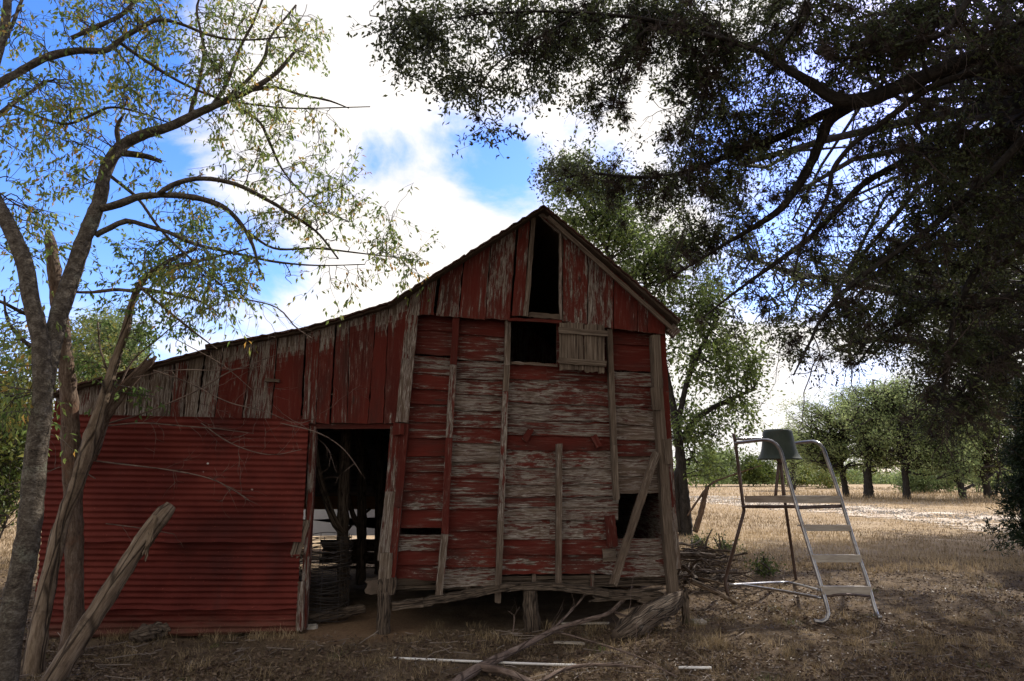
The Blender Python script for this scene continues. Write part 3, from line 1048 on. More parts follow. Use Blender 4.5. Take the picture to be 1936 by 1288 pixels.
lsd = MB()
LB = [(100, 140, 106, 148, .75), (142, 180, 150, 190, .3), (182, 236, 192, 244, .18), (238, 274, 246, 284, .2), (276, 318, 286, 330, .22), (320, 344, 332, 358, .3),
      (346, 370, 360, 386, .2), (373, 403, 390, 422, .25), (405, 455, 424, 478, .70), (457, 510, 480, 525, .42), (513, 567, 527, 577, .70), (571, 596, 581, 606, .58),
      (597, 622, 607, 634, .70), (626, 656, 637, 661, .72), (657, 695, 662, 711, .80), (696, 724, 712, 735, .84), (725, 755, 736, 772, .84)]
for (xa, xb, ta, tb, p) in LB:
    yb0 = 800 + (xa > 560) * 1
    A0, A1 = W(xa, yb0 + rnd(-2, 1), .012), W(ta, lt_y(ta) - 4, .012)
    B0, B1 = W(xb, yb0 + rnd(-2, 1), .012), W(tb, lt_y(tb) - 4, .012)
    edge = rnd(.55, .9)       # the paint has weathered off under the leaking eave
    pf = (lambda q, p=p, e=edge: min(1, p * 1.02 + .07) * (1 if q < e else max(.35, 1 - (q - e) * 3)))
    plank(lsd, A0, A1, B0, B1, WN, .022, pf, rnd(0, 1), N=18, M=4, rag=.006, wob=.003)
barn.part('lean_to_siding', lsd, M_WOOD)
for (a, c, w) in (((500, 718), (528, 720), .035),):
    mb = MB(); beam(mb, W(*a, .05), W(*c, .05), w, .03, WN, .0, N=4, M=3); barn.part('latch_block', mb, M_WOOD)
mb = MB(); beam(mb, W(585, 806, -.02), W(752, 806, -.02), .055, .06, WN, .85, N=10, M=3); barn.part('door_lintel', mb, M_WOOD)


mb = MB(); beam(mb, W(100, 796, -.025), W(588, 800, -.025), .16, .04, WN, .6, N=14, M=3); barn.part('light_gap_board', mb, M_WOOD)  # hidden board added to block light through the siding gaps above the sheets


def corrugate(mb, TL, TR, BR, BL, waves, off, amp=.0098, nx=80, per=8, curl=0.0, dent=.018):
    ny = int(waves * per)
    a, b_ = np.meshgrid(np.linspace(0, 1, nx), np.linspace(0, 1, ny + 1), indexing='ij')
    P = (np.outer((1 - a).ravel() * (1 - b_).ravel(), TL) + np.outer(a.ravel() * (1 - b_).ravel(), TR)
         + np.outer(a.ravel() * b_.ravel(), BR) + np.outer((1 - a).ravel() * b_.ravel(), BL)).reshape(nx, ny + 1, 3)
    h = amp * np.cos(2 * math.pi * b_ * waves)
    ph = RNG.uniform(0, 6, 8)
    d = (np.sin(a * 9 + ph[0] + 3 * b_) + np.sin(a * 17 + ph[1] - 5 * b_) + np.sin(b_ * 11 + ph[2] + 4 * a) + np.sin(a * 31 + b_ * 13 + ph[3]) * .6)
    h = h + d * dent * .4 + curl * np.exp(-(1 - b_) * 14) * (0.6 + 0.5 * np.sin(a * 14 + ph[4]) + .4 * np.sin(a * 33 + ph[5]))
    edge = (np.sin(a * 19 + ph[6]) * .004 + np.sin(a * 47 + ph[7]) * .003)
    P = P + (h + off)[..., None] * WN + edge[..., None] * UP * (b_ > .97)[..., None]
    b0 = mb.verts(P)
    i, j = np.meshgrid(np.arange(nx - 1), np.arange(ny), indexing='ij')
    k = b0 + i * (ny + 1) + j
    mb.quads(np.stack([k, k + 1, k + ny + 2, k + ny + 1], -1))


for (tl, tr, br, bl, wv, off, curl) in (((108, 784), (587, 794), (573, 1024), (84, 1022), 21, .07, .038), ((84, 1010), (571, 1016), (562, 1150), (70, 1150), 12, .036, .034), ((70, 1136), (563, 1138), (559, 1198), (62, 1207), 5.5, .0, .0)):
    mb = MB()
    corrugate(mb, W(*tl), W(*tr), W(*br), W(*bl), wv, off, curl=curl)
    barn.part('corrugated_sheet', mb, M_TIN, smooth=True)
# framing behind the sheet edge at the opening
mb = MB()
beam(mb, W(572, 1190, -.02), W(592, 806, -.02), .07, .09, WN, .55, N=14, M=3)
barn.part('door_post', mb, M_WOOD)
mb = MB()
beam(mb, W(557, 1052, .05), W(577, 985, .05), .10, .025, WN, .05, N=5, M=4, rag=.03); barn.part('patch_board', mb, M_WOOD)
mb = MB()
beam(mb, W(579, 1050, .03), W(588, 930, .03), .05, .03, WN, .75, N=5, M=4, rag=.03); barn.part('patch_board', mb, M_WOOD)
mb = MB()
beam(mb, W(566, 1192, .02), W(569, 1100, .02), .07, .04, WN, .4, N=5, M=4, rag=.02); barn.part('patch_board', mb, M_WOOD)

# ------- shell: side, dividing and rear walls, floor
def back_pt(P, depth):
    return np.asarray(P) - WN * depth


def side_wall(xt, yt, xb, yb, n_rows, gap_rows, paint, name, normal, zmin=None, tin=False):
    """Wall running inward from a front edge line."""
    T0, B0 = W(xt, yt, SID), W(xb, yb, SID)
    mb = MB()
    for r in range(n_rows):
        a, c = r / n_rows, (r + 1) / n_rows
        g = rnd(.1, .35) if r in gap_rows else -.06
        P0 = T0 + (B0 - T0) * a
        P1 = T0 + (B0 - T0) * (c - g / n_rows)
        plank(mb, P1, back_pt(P1, DEEP), P0, back_pt(P0, DEEP), normal, .02, paint, rnd(0, 1), N=14, M=2, wob=.004, warp=.01)
    barn.part(name, mb, M_WOOD)


side_wall(1252, 622, 1264, 1092, 18, (), .5, 'side_wall', WE)
side_wall(784, 590, 742, 1100, 18, (), .5, 'side_wall', -WE)
rear = MB()
zt = [W(0, y, 0)[2] for y in (640, 1092)]
zt0, zt1 = float(W(784, 630, SID)[2]), float(W(742, 1100, SID)[2])
L0, R0 = W(725, 800, SID) - WN * DEEP, W(1264, 800, SID) - WN * DEEP
for r in range(17):
    z1 = zt0 + (zt1 - zt0) * r / 17
    zl = zt0 + (zt1 - zt0) * (r + 1.06) / 17
    zr = zt0 + (zt1 - zt0) * (r + (.88 if r in (10, 11, 12, 13, 14) else 1.06)) / 17
    plank(rear, [L0[0], L0[1], zl], [R0[0], R0[1], zr], [L0[0], L0[1], z1], [R0[0], R0[1], z1], -WN, .02, .5, rnd(0, 1), N=10, M=3, wob=.004)
# rear gable, simple triangle of boards
ga = W(770, 640, SID)[2]
for i in range(16):
    xa, xb = 770 + i * 30.6, 770 + (i + 1) * 30.6 + 2
    A0, B0 = W(xa, 640, SID) - WN * DEEP, W(xb, 640, SID) - WN * DEEP
    A1, B1 = W(xa, rake_y(min(xa, 1262)) - 2, SID) - WN * DEEP, W(xb, rake_y(min(xb, 1262)) - 2, SID) - WN * DEEP
    plank(rear, A0, A1, B0, B1, -WN, .02, .5, N=4, M=2)
barn.part('rear_wall', rear, M_WOOD)
zf = float(W(1000, 1092, SID)[2])
mb = MB()
for i in range(14):
    a, c = i / 14, (i + .985) / 14
    L0, R0 = W(748, 1092, SID), W(1262, 1092, SID)
    P = []
    for q, s_ in ((L0, a), (L0, c), (R0, a), (R0, c)):
        v = q - WN * (.05 + s_ * (DEEP - .1)); v[2] = zf; P.append(v)
    plank(mb, P[0], P[2], P[1], P[3], UP, .03, .0, N=8, M=2)
barn.part('floor', mb, M_WOOD)
for (xa, y0_, yb_) in ((885, 1094, 1116), (1010, 1090, 1104), (1120, 1090, 1122)):
    mb = MB()
    beam(mb, W(xa, yb_, -.12), W(xa, y0_ - 6, -.12), .04, .12, WN, .1, N=3, M=2)
    barn.part('joist_end', mb, M_WOOD)
mb = MB()
beam(mb, W(745, 1106, -.18), W(1262, 1096, -.18), .12, .14, WN, .1, N=14, M=3)
barn.part('floor_beam', mb, M_LOG)
mb = MB()   # boards added at the back and right side to keep the crawl space dark
for z0, z1 in ((-.02, .16), (.165, .34), (.345, zf - .03)):
    L0, R0 = W(740, 1100, SID) - WN * (DEEP - .1), W(1262, 1100, SID) - WN * (DEEP - .1)
    plank(mb, *[np.array([q[0], q[1], z]) for q, z in ((L0, z0), (R0, z0), (L0, z1), (R0, z1))], WN, .02, .1, N=8, M=2)
    R1 = W(1262, 1100, SID) - WN * 1.0
    plank(mb, *[np.array([q[0], q[1], z]) for q, z in ((R1, z0), (R0, z0), (R1, z1), (R0, z1))], WE, .02, .1, N=8, M=2)
barn.part('crawl_space_light_block', mb, M_WOOD)

# the sagging sill plank under the studs, and its broken right end
mb = MB()
sp = [(741, 1148), (800, 1140), (842, 1132), (900, 1123), (945, 1113), (988, 1110), (1045, 1109), (1100, 1116), (1152, 1123)]
for a, c in zip(sp[:-1], sp[1:]):
    beam(mb, W(*a, .03), W(*c, .03), .072, .10, WN, .02, N=6, M=4, rag=.001, wob=.005, tint=.3)
barn.part('sill_board', mb, M_LOG)
mb = MB(); beam(mb, W(1120, 1128, .02), W(1250, 1122, -.04), .11, .05, WN, .02, N=8, M=4, rag=.05, wob=.006); barn.part('sill_board', mb, M_LOG)
mb = MB(); beam(mb, W(1210, 1134, .05), W(1264, 1135, .04), .05, .05, WN, .0, N=6, M=4, rag=.03, wob=.004); barn.part('sill_board', mb, M_WOOD)

# foundation stumps
def stump(x, yt, yb, wpx, off, lean=0, name='foundation_post'):
    mb = MB()
    T, B = W(x + lean, yt, off), W(x, yb, off)
    B[2] = -0.06
    r = wpx / 2 / F * np.linalg.norm(T - CAM)
    limb(mb, [(*B, r * 1.08), *[(*(B + (T - B) * k + RNG.normal(0, .006, 3)), r * (1 + rnd(-.06, .06))) for k in (.3, .6)], (*T, r * .93)], n=14, S=14, rough=.05, knots=.02)
    return barn.part(name, mb, M_LOG, smooth=True)


stump(726, 1120, 1192, 23, -.02)
stump(1007, 1116, 1190, 27, -.05, -5)
stump(1175, 1150, 1180, 16, -.9)
mb = MB(); beam(mb, W(730, 1126, .02), W(732, 1094, .02), .18, .16, WN, .02, N=4, M=4, rag=.012, wob=.008); barn.part('foundation_block', mb, M_LOG)

# ------- inside the lean-to
def inpost(rows, depth, w, name='interior_post'):
    mb = MB()
    pts = []
    for (x, y) in rows:
        p = W(x, y, -depth)
        pts.append((*p, w * .36 * rnd(.9, 1.1)))
    limb(mb, pts, S=9, rough=.05, knots=.04)
    barn.part(name, mb, M_LOG, smooth=True)


inpost([(650, 1150), (648, 1000), (652, 880), (655, 800)], 1.1, .19)
inpost([(648, 1010), (632, 985), (615, 940), (600, 880), (592, 820)], 1.05, .12)
inpost([(682, 1105), (684, 1000), (683, 900), (680, 800)], 2.4, .19)
inpost([(682, 1000), (668, 975), (655, 930), (632, 860)], 2.4, .11)
inpost([(716, 1085), (717, 1000), (718, 900), (720, 800)], 3.4, .20)
inpost([(716, 960), (705, 910), (690, 850)], 3.4, .09)
inpost([(655, 1005), (672, 985), (700, 962)], 3.0, .06)
for i, (x0, x1) in enumerate(((120, 740),) * 3):
    mb = MB()
    dp = .6 + i * 1.7
    beam(mb, W(x0, 800 - i * 6, -dp), W(x1, 798 - i * 4, -dp), .12, .10, WN, 0, N=10, M=2)
    barn.part('roof_beam', mb, M_LOG)
# rear wall of the lean-to: tin above, plywood strip, low log planks below
RD = DEEP - .05
RL0, RR0 = W(90, 1000, -.05) - WN * RD, W(752, 1000, -.05) - WN * RD


def rp(fr, z, out=0.0):
    p = RL0 + (RR0 - RL0) * fr + WN * out
    return np.array([p[0], p[1], z])


def rz(y):
    return float(W(660, y, -RD)[2])


zroofL, zroofR = float(W(92, 762)[2]), float(W(738, 592)[2])
mb = MB()
corrugate(mb, rp(0, zroofL + .1), rp(1, zroofR + .1), rp(1, rz(940)), rp(0, rz(940)), 22, .0, nx=50)
barn.part('rear_tin', mb, M_GREYTIN, smooth=True)
mb = MB(); beam(mb, rp(.39, rz(950), .06), rp(1, rz(952), .06), .22, .02, WN, 0, N=8, M=3); barn.part('plywood_strip', mb, M_BROWN)
mb = MB()
for (y0, y1) in ((1020, 1040), (1044, 1066), (1070, 1096)):
    beam(mb, rp(.53, rz((y0 + y1) / 2), rnd(.02, .1)), rp(1, rz((y0 + y1) / 2), rnd(.02, .1)), .20, .06, WN, .05, N=8, M=4, rag=.03, wob=.01)
barn.part('low_planks', mb, M_LOG)
mb = MB()
corrugate(mb, rp(0, rz(930)), rp(.41, rz(930)), rp(.41, -.05), rp(0, -.05), 16, -.05, nx=40)
barn.part('rear_tin', mb, M_GREYTIN, smooth=True)
# outer end wall of the lean-to
mb = MB()
for r in range(9):
    z0, z1 = -.05 + r * .27, -.05 + (r + 1.03) * .27
    q = W(84, 1000, -.05)
    plank(mb, *[np.array([v[0], v[1], z]) for v, z in ((q, z0), (q - WN * DEEP, z0), (q, z1), (q - WN * DEEP, z1))], -WE, .02, .5, N=8, M=2)
barn.part('end_wall', mb, M_WOOD)

# ------------------------------------------------------------------ things about the barn
def px_path(rows, off):
    return [W(x, y, off) for (x, y) in rows]


mb = MB()
beam(mb, W(1160, 1106, .10), W(1242, 855, .09), .082, .05, WN, .12, N=16, M=3, rag=.01, tint=.9)
lone('propped_board', mb, M_WOOD, 'long thin grey board leaning diagonally across the hole in the barn front', 'board', W(1160, 1106, .1))

# heavy split log under the right corner
def gp(x, y, z=0.0):
    return G(x, y, z)


mb = MB()
a, c = W(1284, 1132, .06), G(1165, 1212, .02)
c = np.array([c[0], c[1], .05])
md = a + (c - a) * .5 + np.array([0, 0, .015])
limb(mb, [(*a, .085), (*(a + (c - a) * .25), .105), (*md, .115), (*(a + (c - a) * .78), .11), (*c, .07)], S=12, rough=.10, knots=.04)
lone('fallen_timber', mb, M_LOG, 'thick split grey timber slanting from barn corner post down to the ground', 'timber', c, smooth=True)
mb = MB()
p0, p1 = G(1299, 1190), None
p1 = np.array([p0[0] + .0, p0[1], float(D(1296, 1120, p0[1])[2])])
p0[2] = -.05
beam(mb, p0, p1, .075, .06, WN, .35, N=8, M=4, rag=.03, wob=.006)
lone('broken_stake', mb, M_LOG, 'short broken brown stake standing upright beside the right corner of the barn', 'stake', p0)

# stones
def stone(px, py, rx, ry, rz_, label, name='stone', sink=.3):
    p = G(px, py)
    n1, n2 = 14, 9
    th, phh = np.meshgrid(np.linspace(0, 2 * math.pi, n1, endpoint=False), np.linspace(-1, 1, n2), indexing='ij')
    cz = np.sin(phh * math.pi / 2)
    cr = np.cos(phh * math.pi / 2)
    sq = lambda v: np.sign(v) * np.abs(v) ** .55
    X = sq(np.cos(th)) * cr ** .5 * rx
    Y = sq(np.sin(th)) * cr ** .5 * ry
    Z = sq(cz) * rz_
    k = 1 + RNG.normal(0, .07, X.shape)
    mb = MB()
    V = np.stack([X * k + p[0], Y * k + p[1], Z * k + rz_ * (1 - sink * 2)], -1)
    b = mb.verts(V)
    i, j = np.meshgrid(np.arange(n1), np.arange(n2 - 1), indexing='ij')
    i2 = (i + 1) % n1
    mb.quads(np.stack([b + i * n2 + j, b + i2 * n2 + j, b + i2 * n2 + j + 1, b + i * n2 + j + 1], -1))
    return lone(name, mb, M_STONE, label, 'stone', p)


stone(1322, 1186, .085, .07, .055, 'pale squarish limestone block lying by the broken stake')
stone(590, 1190, .055, .05, .035, 'small pale tan stone at the foot of the lean-to door post')
stone(1352, 1184, .06, .05, .03, 'low flat stone half sunk beside the pale limestone block', sink=.42)
mb = MB()
pc = W(712, 1110, -.03)
beam(mb, pc + np.array([-.11, 0, 0]), pc + np.array([.09, 0, .01]), .13, .20, WN, 0, N=4, M=4, rag=.02, wob=.01)
barn.part('stone_shim', mb, mat_noise('brown_sandstone', [(0.3, (0.05, 0.036, 0.027)), (0.7, (0.12, 0.088, 0.066))], 6.0, bump=.7, bdist=.02))

# pipe lying on the ground in two visible lengths
pp = [G(735, 1244, .03), G(850, 1249, .03), G(1000, 1255, .035), G(1120, 1259, .03)]
mb = MB(); limb(mb, [(*p, .0105) for p in pp], n=30, S=8, rough=0, knots=0)
lone('plastic_pipe', mb, M_PVC, 'long thin white pipe lying on the ground in front of the barn', 'pipe', pp[0], smooth=True)
pp = [G(1283, 1262, .03), G(1345, 1263, .03)]
mb = MB(); limb(mb, [(*p, .0105) for p in pp], n=8, S=8, rough=0, knots=0)
lone('plastic_pipe', mb, M_PVC, 'short end of white pipe in the litter beyond the fallen branch', 'pipe', pp[0], smooth=True)

# rotten wood at the sheet wall, log inside the door
a, c = G(245, 1204, .05), G(322, 1190, .06)
mb = MB(); limb(mb, [(*a, .03), (*(a * .7 + c * .3), .07), (*(a * .3 + c * .7), .085), (*c, .06)], n=16, S=14, rough=.16, knots=.07)
lone('rotten_log', mb, M_LOG, 'short rotten dark log lying at the foot of the red corrugated wall', 'log', a)
a, c = G(582, 1172, .06), G(690, 1150, .14)
mb = MB(); limb(mb, [(*a, .055), (*(a * .5 + c * .5), .06), (*c, .05)], n=20, S=10, rough=.06, knots=.03)
lone('loose_log', mb, M_LOG, 'smooth bare log lying across the lean-to doorway', 'log', a, smooth=True)
for (x0, y0, x1, y1, r, lab) in ((1060, 1178, 1150, 1176, .016, 'thin pale lath lying in the shade under the barn front'), (1050, 1212, 1105, 1216, .014, 'short weathered lath flat on the litter before the middle stump')):
    a, c = G(x0, y0, .02), G(x1, y1, .02)
    mb = MB(); beam(mb, a, c, .045, .015, UP, .0, N=5, M=2, rag=.02)
    lone('wood_lath', mb, M_TREAD, lab, 'lath', a)

# coil of fence wire inside the doorway
wb = W(612, 1125, -.55)
wire = Thing('wire_roll', 'rusty roll of fence wire standing just inside the lean-to doorway', 'wire roll', (wb[0], wb[1], 0))
th = np.linspace(0, 2 * math.pi, 25)
for zz, nm in ((0, 'wire_loops'), (1, 'wire_stays')):
    mb = MB()
    if zz == 0:
        P = []
        for k in range(34):
            r = .27 + rnd(-.03, .03)
            z = .04 + k * .026 + rnd(-.008, .008)
            P.append(np.stack([wb[0] + r * np.cos(th), wb[1] + r * np.sin(th), z + .02 * np.sin(th * 2 + rnd(0, 6))], -1))
        tubes(mb, np.array(P), np.full((34, 25), .0042), 4)
    else:
        P = []
        for k in range(9):
            t = k / 9 * 2 * math.pi
            P.append(np.array([[wb[0] + .275 * math.cos(t), wb[1] + .275 * math.sin(t), z] for z in (.03, .3, .6, .92)]))
        tubes(mb, np.array(P), np.full((9, 4), .0035), 4)
    wire.part(nm, mb, M_WIRE)

# white pickup parked behind the barn, glimpsed through the lean-to
def make_truck():
    c = W(668, 985, -7.0)
    bx, by = c[0] - 1.25, c[1]
    t = Thing('pickup_truck', 'white pickup truck parked behind the barn, seen through the lean-to doorway', 'truck', (bx, by, 0))
    # side profile along x (front to the left), extruded in y
    def extrude(prof, y0, y1, name, mat, inset=.06, under=None):
        mb = MB()
        P = np.array(prof, float)
        cx = P.mean(axis=0)
        rings = []
        for y, k in ((y0, .975), (y0 + inset, 1.0), (y1 - inset, 1.0), (y1, .975)):
            q = cx + (P - cx) * k
            rings.append(np.stack([bx + q[:, 0], np.full(len(q), by + y), q[:, 1]], -1))
        b = mb.verts(np.array(rings))
        n = len(P)
        idx = [(b + r * n + i, b + r * n + (i + 1) % n, b + (r + 1) * n + (i + 1) % n, b + (r + 1) * n + i) for r in range(3) for i in range(n)]
        mb.quads(idx)
        for r in (0, 3):
            cc = mb.verts([[bx + cx[0], by + (y0, 0, 0, y1)[r], cx[1]]])
            mb.tris([(cc, b + r * n + i, b + r * n + (i + 1) % n) for i in range(n)])
        return t.part(name, mb, mat, under=under)
    body = [(-1.35, .42), (-1.45, .6), (-1.42, .85), (-1.30, .98), (-.6, 1.05), (-.35, 1.08), (1.5, 1.10), (3.4, 1.10), (3.42, .5), (2.75, .42), (2.7, .6), (2.5, .76), (2.2, .76), (2.0, .6), (1.95, .40),
            (-.2, .38), (-.25, .6), (-.45, .76), (-.75, .76), (-.95, .6), (-1.0, .42)]
    bo = extrude(body, -.88, .88, 'body', M_WHITE)
    extrude([(-.35, 1.09), (.2, 1.62), (.6, 1.70), (1.35, 1.70), (1.55, 1.10)], -.78, .78, 'cab', M_WHITE)
    for xx0 in ((-.12, 1.14, .28, 1.56), (.72, 1.14, 1.38, 1.56)):
        x0, z0, x1, z1 = xx0
        mb = MB()
        b = mb.verts([[bx + x0, by - .795, z0], [bx + x1, by - .795, z0], [bx + x1, by - .775, z1], [bx + max(x0, x0 + (.25 if x0 < 0 else 0)), by - .775, z1]])
        mb.quads([(b, b + 1, b + 2, b + 3)])
        t.part('window', mb, M_GLASS)
    for xw in (-.6, 2.35):
        for yw in (-.80, .80):
            mb = MB()
            a = np.linspace(0, 2 * math.pi, 24, endpoint=False)
            rings = [(yw - .1, .30), (yw - .11, .36), (yw + .11, .36), (yw + .1, .30)]
            b = mb.verts([[bx + xw + r * math.cos(q), by + y, .37 + r * math.sin(q)] for (y, r) in rings for q in a])
            mb.quads([(b + r * 24 + i, b + r * 24 + (i + 1) % 24, b + (r + 1) * 24 + (i + 1) % 24, b + (r + 1) * 24 + i) for r in range(3) for i in range(24)])
            w = t.part('wheel', mb, M_BLACK)
            mb = MB()
            b = mb.verts([[bx + xw + r * math.cos(q), by + yw + (-.1 if yw < 0 else .1) * (1 if r > .1 else 1.2), .37 + r * math.sin(q)] for r in (.05, .22, .30) for q in a])
            mb.quads([(b + r * 24 + i, b + r * 24 + (i + 1) % 24, b + (r + 1) * 24 + (i + 1) % 24, b + (r + 1) * 24 + i) for r in range(2) for i in range(24)])
            t.part('rim', mb, M_STEEL, under=w)
    for yh in (-.62, .62):
        mb = MB(); beam(mb, (bx - 1.455, by + yh - .14, .78), (bx - 1.455, by + yh + .14, .78), .13, .03, np.array([-1.0, 0, 0]), N=3, M=2, rag=0, wob=0, warp=0)
        t.part('headlight', mb, M_STEEL)


make_truck()

# ------------------------------------------------------------------ steel A-frame ladder with platform
lad_base = G(1563, 1178)
ladder = Thing('pool_ladder', 'steel tube A-frame ladder with tan treads and a small platform, standing on dry grass', 'ladder', (lad_base[0], lad_base[1] + .8, 0))
TR = .022


def tube_part(rows, name, mat, r=TR, n=40, S=10):
    """rows (px, py, depth)."""
    mb = MB()
    pts = [(*D(x, y, dp), r) for (x, y, dp) in rows]
    limb(mb, pts, n=n, S=S, rough=0, knots=0)
    return ladder.part(name, mb, mat, smooth=True)


fl = G(1552, 1178, .025)[1]
fr = G(1655, 1166, .025)[1]
tube_part([(1540, 1174, fl), (1556, 1176, fl + .01), (1566, 1165, fl + .03), (1563, 1145, fl + .08), (1550, 1100, fl + .18), (1528, 1030, fl + .38), (1500, 938, fl + .62), (1480, 866, fl + .82), (1473, 847, fl + .88),
           (1462, 836, fl + .95), (1445, 832, fl + 1.05), (1391, 838, fl + 1.5)], 'side_rail', M_STEEL)
tube_part([(1664, 1168, fr - .08), (1658, 1162, fr), (1651, 1140, fr + .04), (1640, 1100, fr + .14), (1618, 1035, fr + .34), (1590, 945, fr + .6), (1563, 866, fr + .8), (1556, 847, fr + .86), (1545, 837, fr + .92),
           (1530, 835, fr + 1.05), (1474, 842, fr + 1.6)], 'side_rail', M_STEEL)
bl = G(1377, 1128)[1]
br_ = G(1505, 1100)[1]
tube_part([(1387, 820, fl + 1.52), (1392, 850, fl + 1.52), (1405, 955, fl + 1.5), (1406, 968, fl + 1.5), (1392, 1020, bl - .2), (1374, 1085, bl), (1372, 1105, bl), (1377, 1130, bl)], 'rear_leg', M_RUST)
tube_part([(1472, 838, fr + 1.62), (1485, 955, fr + 1.9), (1497, 1040, br_ - .1), (1506, 1102, br_)], 'rear_leg', M_RUST)
tube_part([(1391, 830, fl + 1.5), (1450, 829, fr + 1.5), (1474, 832, fr + 1.6)], 'top_bar', M_STEEL, n=12)
tube_part([(1404, 958, fl + 1.5), (1505, 958, fl + .62)], 'platform_bar', M_RUST, n=10)
tube_part([(1505, 960, fl + .62), (1592, 957, fr + .6)], 'platform_bar', M_RUST, n=10)
tube_part([(1378, 1106, bl), (1478, 1101, br_ - .3), (1500, 1103, br_ - .2), (1549, 1116, fl + .15)], 'brace', M_STEEL, .016, n=24)
tube_part([(1405, 1106, bl - .1), (1470, 1116, bl - .8), (1553, 1131, fl + .13)], 'brace', M_STEEL, .016, n=16)
tube_part([(1553, 1128, fl + .13), (1600, 1124, fl + .2), (1648, 1128, fr + .08)], 'brace', M_RUST, .014, n=10)


def tread(x0, x1, yt, yb, d0, d1, deep, name='tread'):
    """A step board: vertical front lip and a flat top going back."""
    mb = MB()
    a, c = D(x0, (yt + yb) / 2, d0), D(x1, (yt + yb) / 2, d1)
    hgt = (yb - yt) / F * d0
    nf = nrm(np.cross(c - a, UP))
    top0 = a + UP * hgt / 2
    beam(mb, a, c, hgt, .02, nf, N=6, M=2, rag=0, wob=0, warp=0)
    b0, b1 = top0 - nf * deep / 2, c + UP * hgt / 2 - nf * deep / 2
    beam(mb, b0 - UP * .004, b1 - UP * .004, deep - .02, .018, UP, N=6, M=2, rag=0, wob=0, warp=0)
    ladder.part(name, mb, M_TREAD)


tread(1557, 1648, 1110, 1124, fl + .10, fr + .08, .12)
tread(1538, 1629, 1050, 1063, fl + .28, fr + .24, .12)
tread(1521, 1609, 993, 1004, fl + .44, fr + .4, .12)
tread(1503, 1590, 938, 951, fl + .60, fr + .58, .30, 'platform_board')
tread(1408, 1500, 938, 950, fl + 1.46, fl + .64, .28, 'platform_board')

# green hopper standing on the platform
hb = D(1474, 868, fl + 1.25)
feeder = Thing('feeder_bucket', 'dark green bell shaped hopper on two thin legs above the ladder platform', 'hopper', (hb[0], hb[1], float(D(1474, 940, fl + 1.25)[2])))
mpx = np.linalg.norm(hb - CAM) / F
mb = MB()
a = np.linspace(0, 2 * math.pi, 32, endpoint=False)
prof = [(0, 50), (20, 50), (23, 48), (24.5, 44), (26, 30), (28, 18), (31, 8), (35, 1), (36, 0), (35, -1), (30, 2), (0, 4)]
b = mb.verts([[hb[0] + r * mpx * math.cos(q), hb[1] + r * mpx * math.sin(q), hb[2] + z * mpx] for (r, z) in prof for q in a])
mb.quads([(b + k * 32 + i, b + k * 32 + (i + 1) % 32, b + (k + 1) * 32 + (i + 1) % 32, b + (k + 1) * 32 + i) for k in range(len(prof) - 1) for i in range(32)])
feeder.part('hopper', mb, M_GREEN, smooth=True)
mb = MB(); limb(mb, [(hb[0], hb[1], hb[2] + .02, .055), (hb[0], hb[1], hb[2] - .02, .045), (hb[0], hb[1], hb[2] - .05, .02)], n=8, S=14, rough=0, knots=0)
feeder.part('funnel', mb, M_RUST, smooth=True)
for (xb, yb_) in ((1466, 940), (1482, 942)):
    mb = MB(); q = D(xb, yb_, fl + 1.25)
    limb(mb, [(hb[0] + (-.01 if xb < 1474 else .01), hb[1], hb[2] - .02, .02), (*q, .02)], n=6, S=8, rough=0, knots=0)
    feeder.part('leg', mb, M_RUST, smooth=True)

# ------------------------------------------------------------------ brush pile right of the barn
bp = G(1330, 1090)
mb = MB()
Pl, Rl = [], []
for k in range(120):
    px, py = rnd(1270, 1370), rnd(1052, 1118)
    a = G(px, py, .03)
    base = max(0, 1 - abs(px - 1310) / 95)
    a[2] = rnd(.02, .04 + .26 * base)
    ang = rnd(-.8, .8) if k % 2 else rnd(0, 6)
    L = rnd(.25, 1.1)
    d = np.array([math.cos(ang), math.sin(ang), rnd(-.16, .16)])
    q = np.array([a - d * L / 2, a - d * L * .15 + RNG.normal(0, .06, 3), a + d * L * .2 + RNG.normal(0, .06, 3), a + d * L / 2])
    q[:, 2] = np.maximum(q[:, 2], .015)
    Pl.append(smooth_path(q, 8)); Rl.append(np.linspace(1, .5, 8) * rnd(.2, 1) ** 2 * .034)
Pl, Rl = np.array(Pl), np.array(Rl)
tubes(mb, Pl, Rl, 6, .12)
c1_, r1_ = spawn(Pl, None, 160, .2, 1, .1, .5, 6, .6, (0, 0, .1), .25, .0, .004)
tubes(mb, c1_, r1_, 4)
tag(mb.build('brush_pile', M_LOG, None, bp), 'dark heap of dead sticks and branches piled beside the barn', 'brush pile', None, 'stuff')
for (x0, y0, x1, y1, z0, z1, r, lab) in ((1306, 1098, 1392, 1140, .30, .03, .03, 'long grey pole sliding off the brush pile towards the ladder'), (1285, 1050, 1352, 1052, .30, .28, .05, 'dark thick branch lying on top of the brush pile'),
                                        (1318, 1092, 1376, 1108, .18, .10, .014, 'thin pale stick poking out of the brush pile above the grey pole')):
    a, c = G(x0, y0, z0), G(x1, y1, z1)
    mb = MB(); limb(mb, [(*a, r), (*(a * .5 + c * .5 + np.array([0, 0, .01])), r), (*c, r * .8)], n=14, S=8, rough=.08, knots=.03)
    lone('loose_pole', mb, M_DEADLOG if r != .05 else M_LOG, lab, 'branch', a)

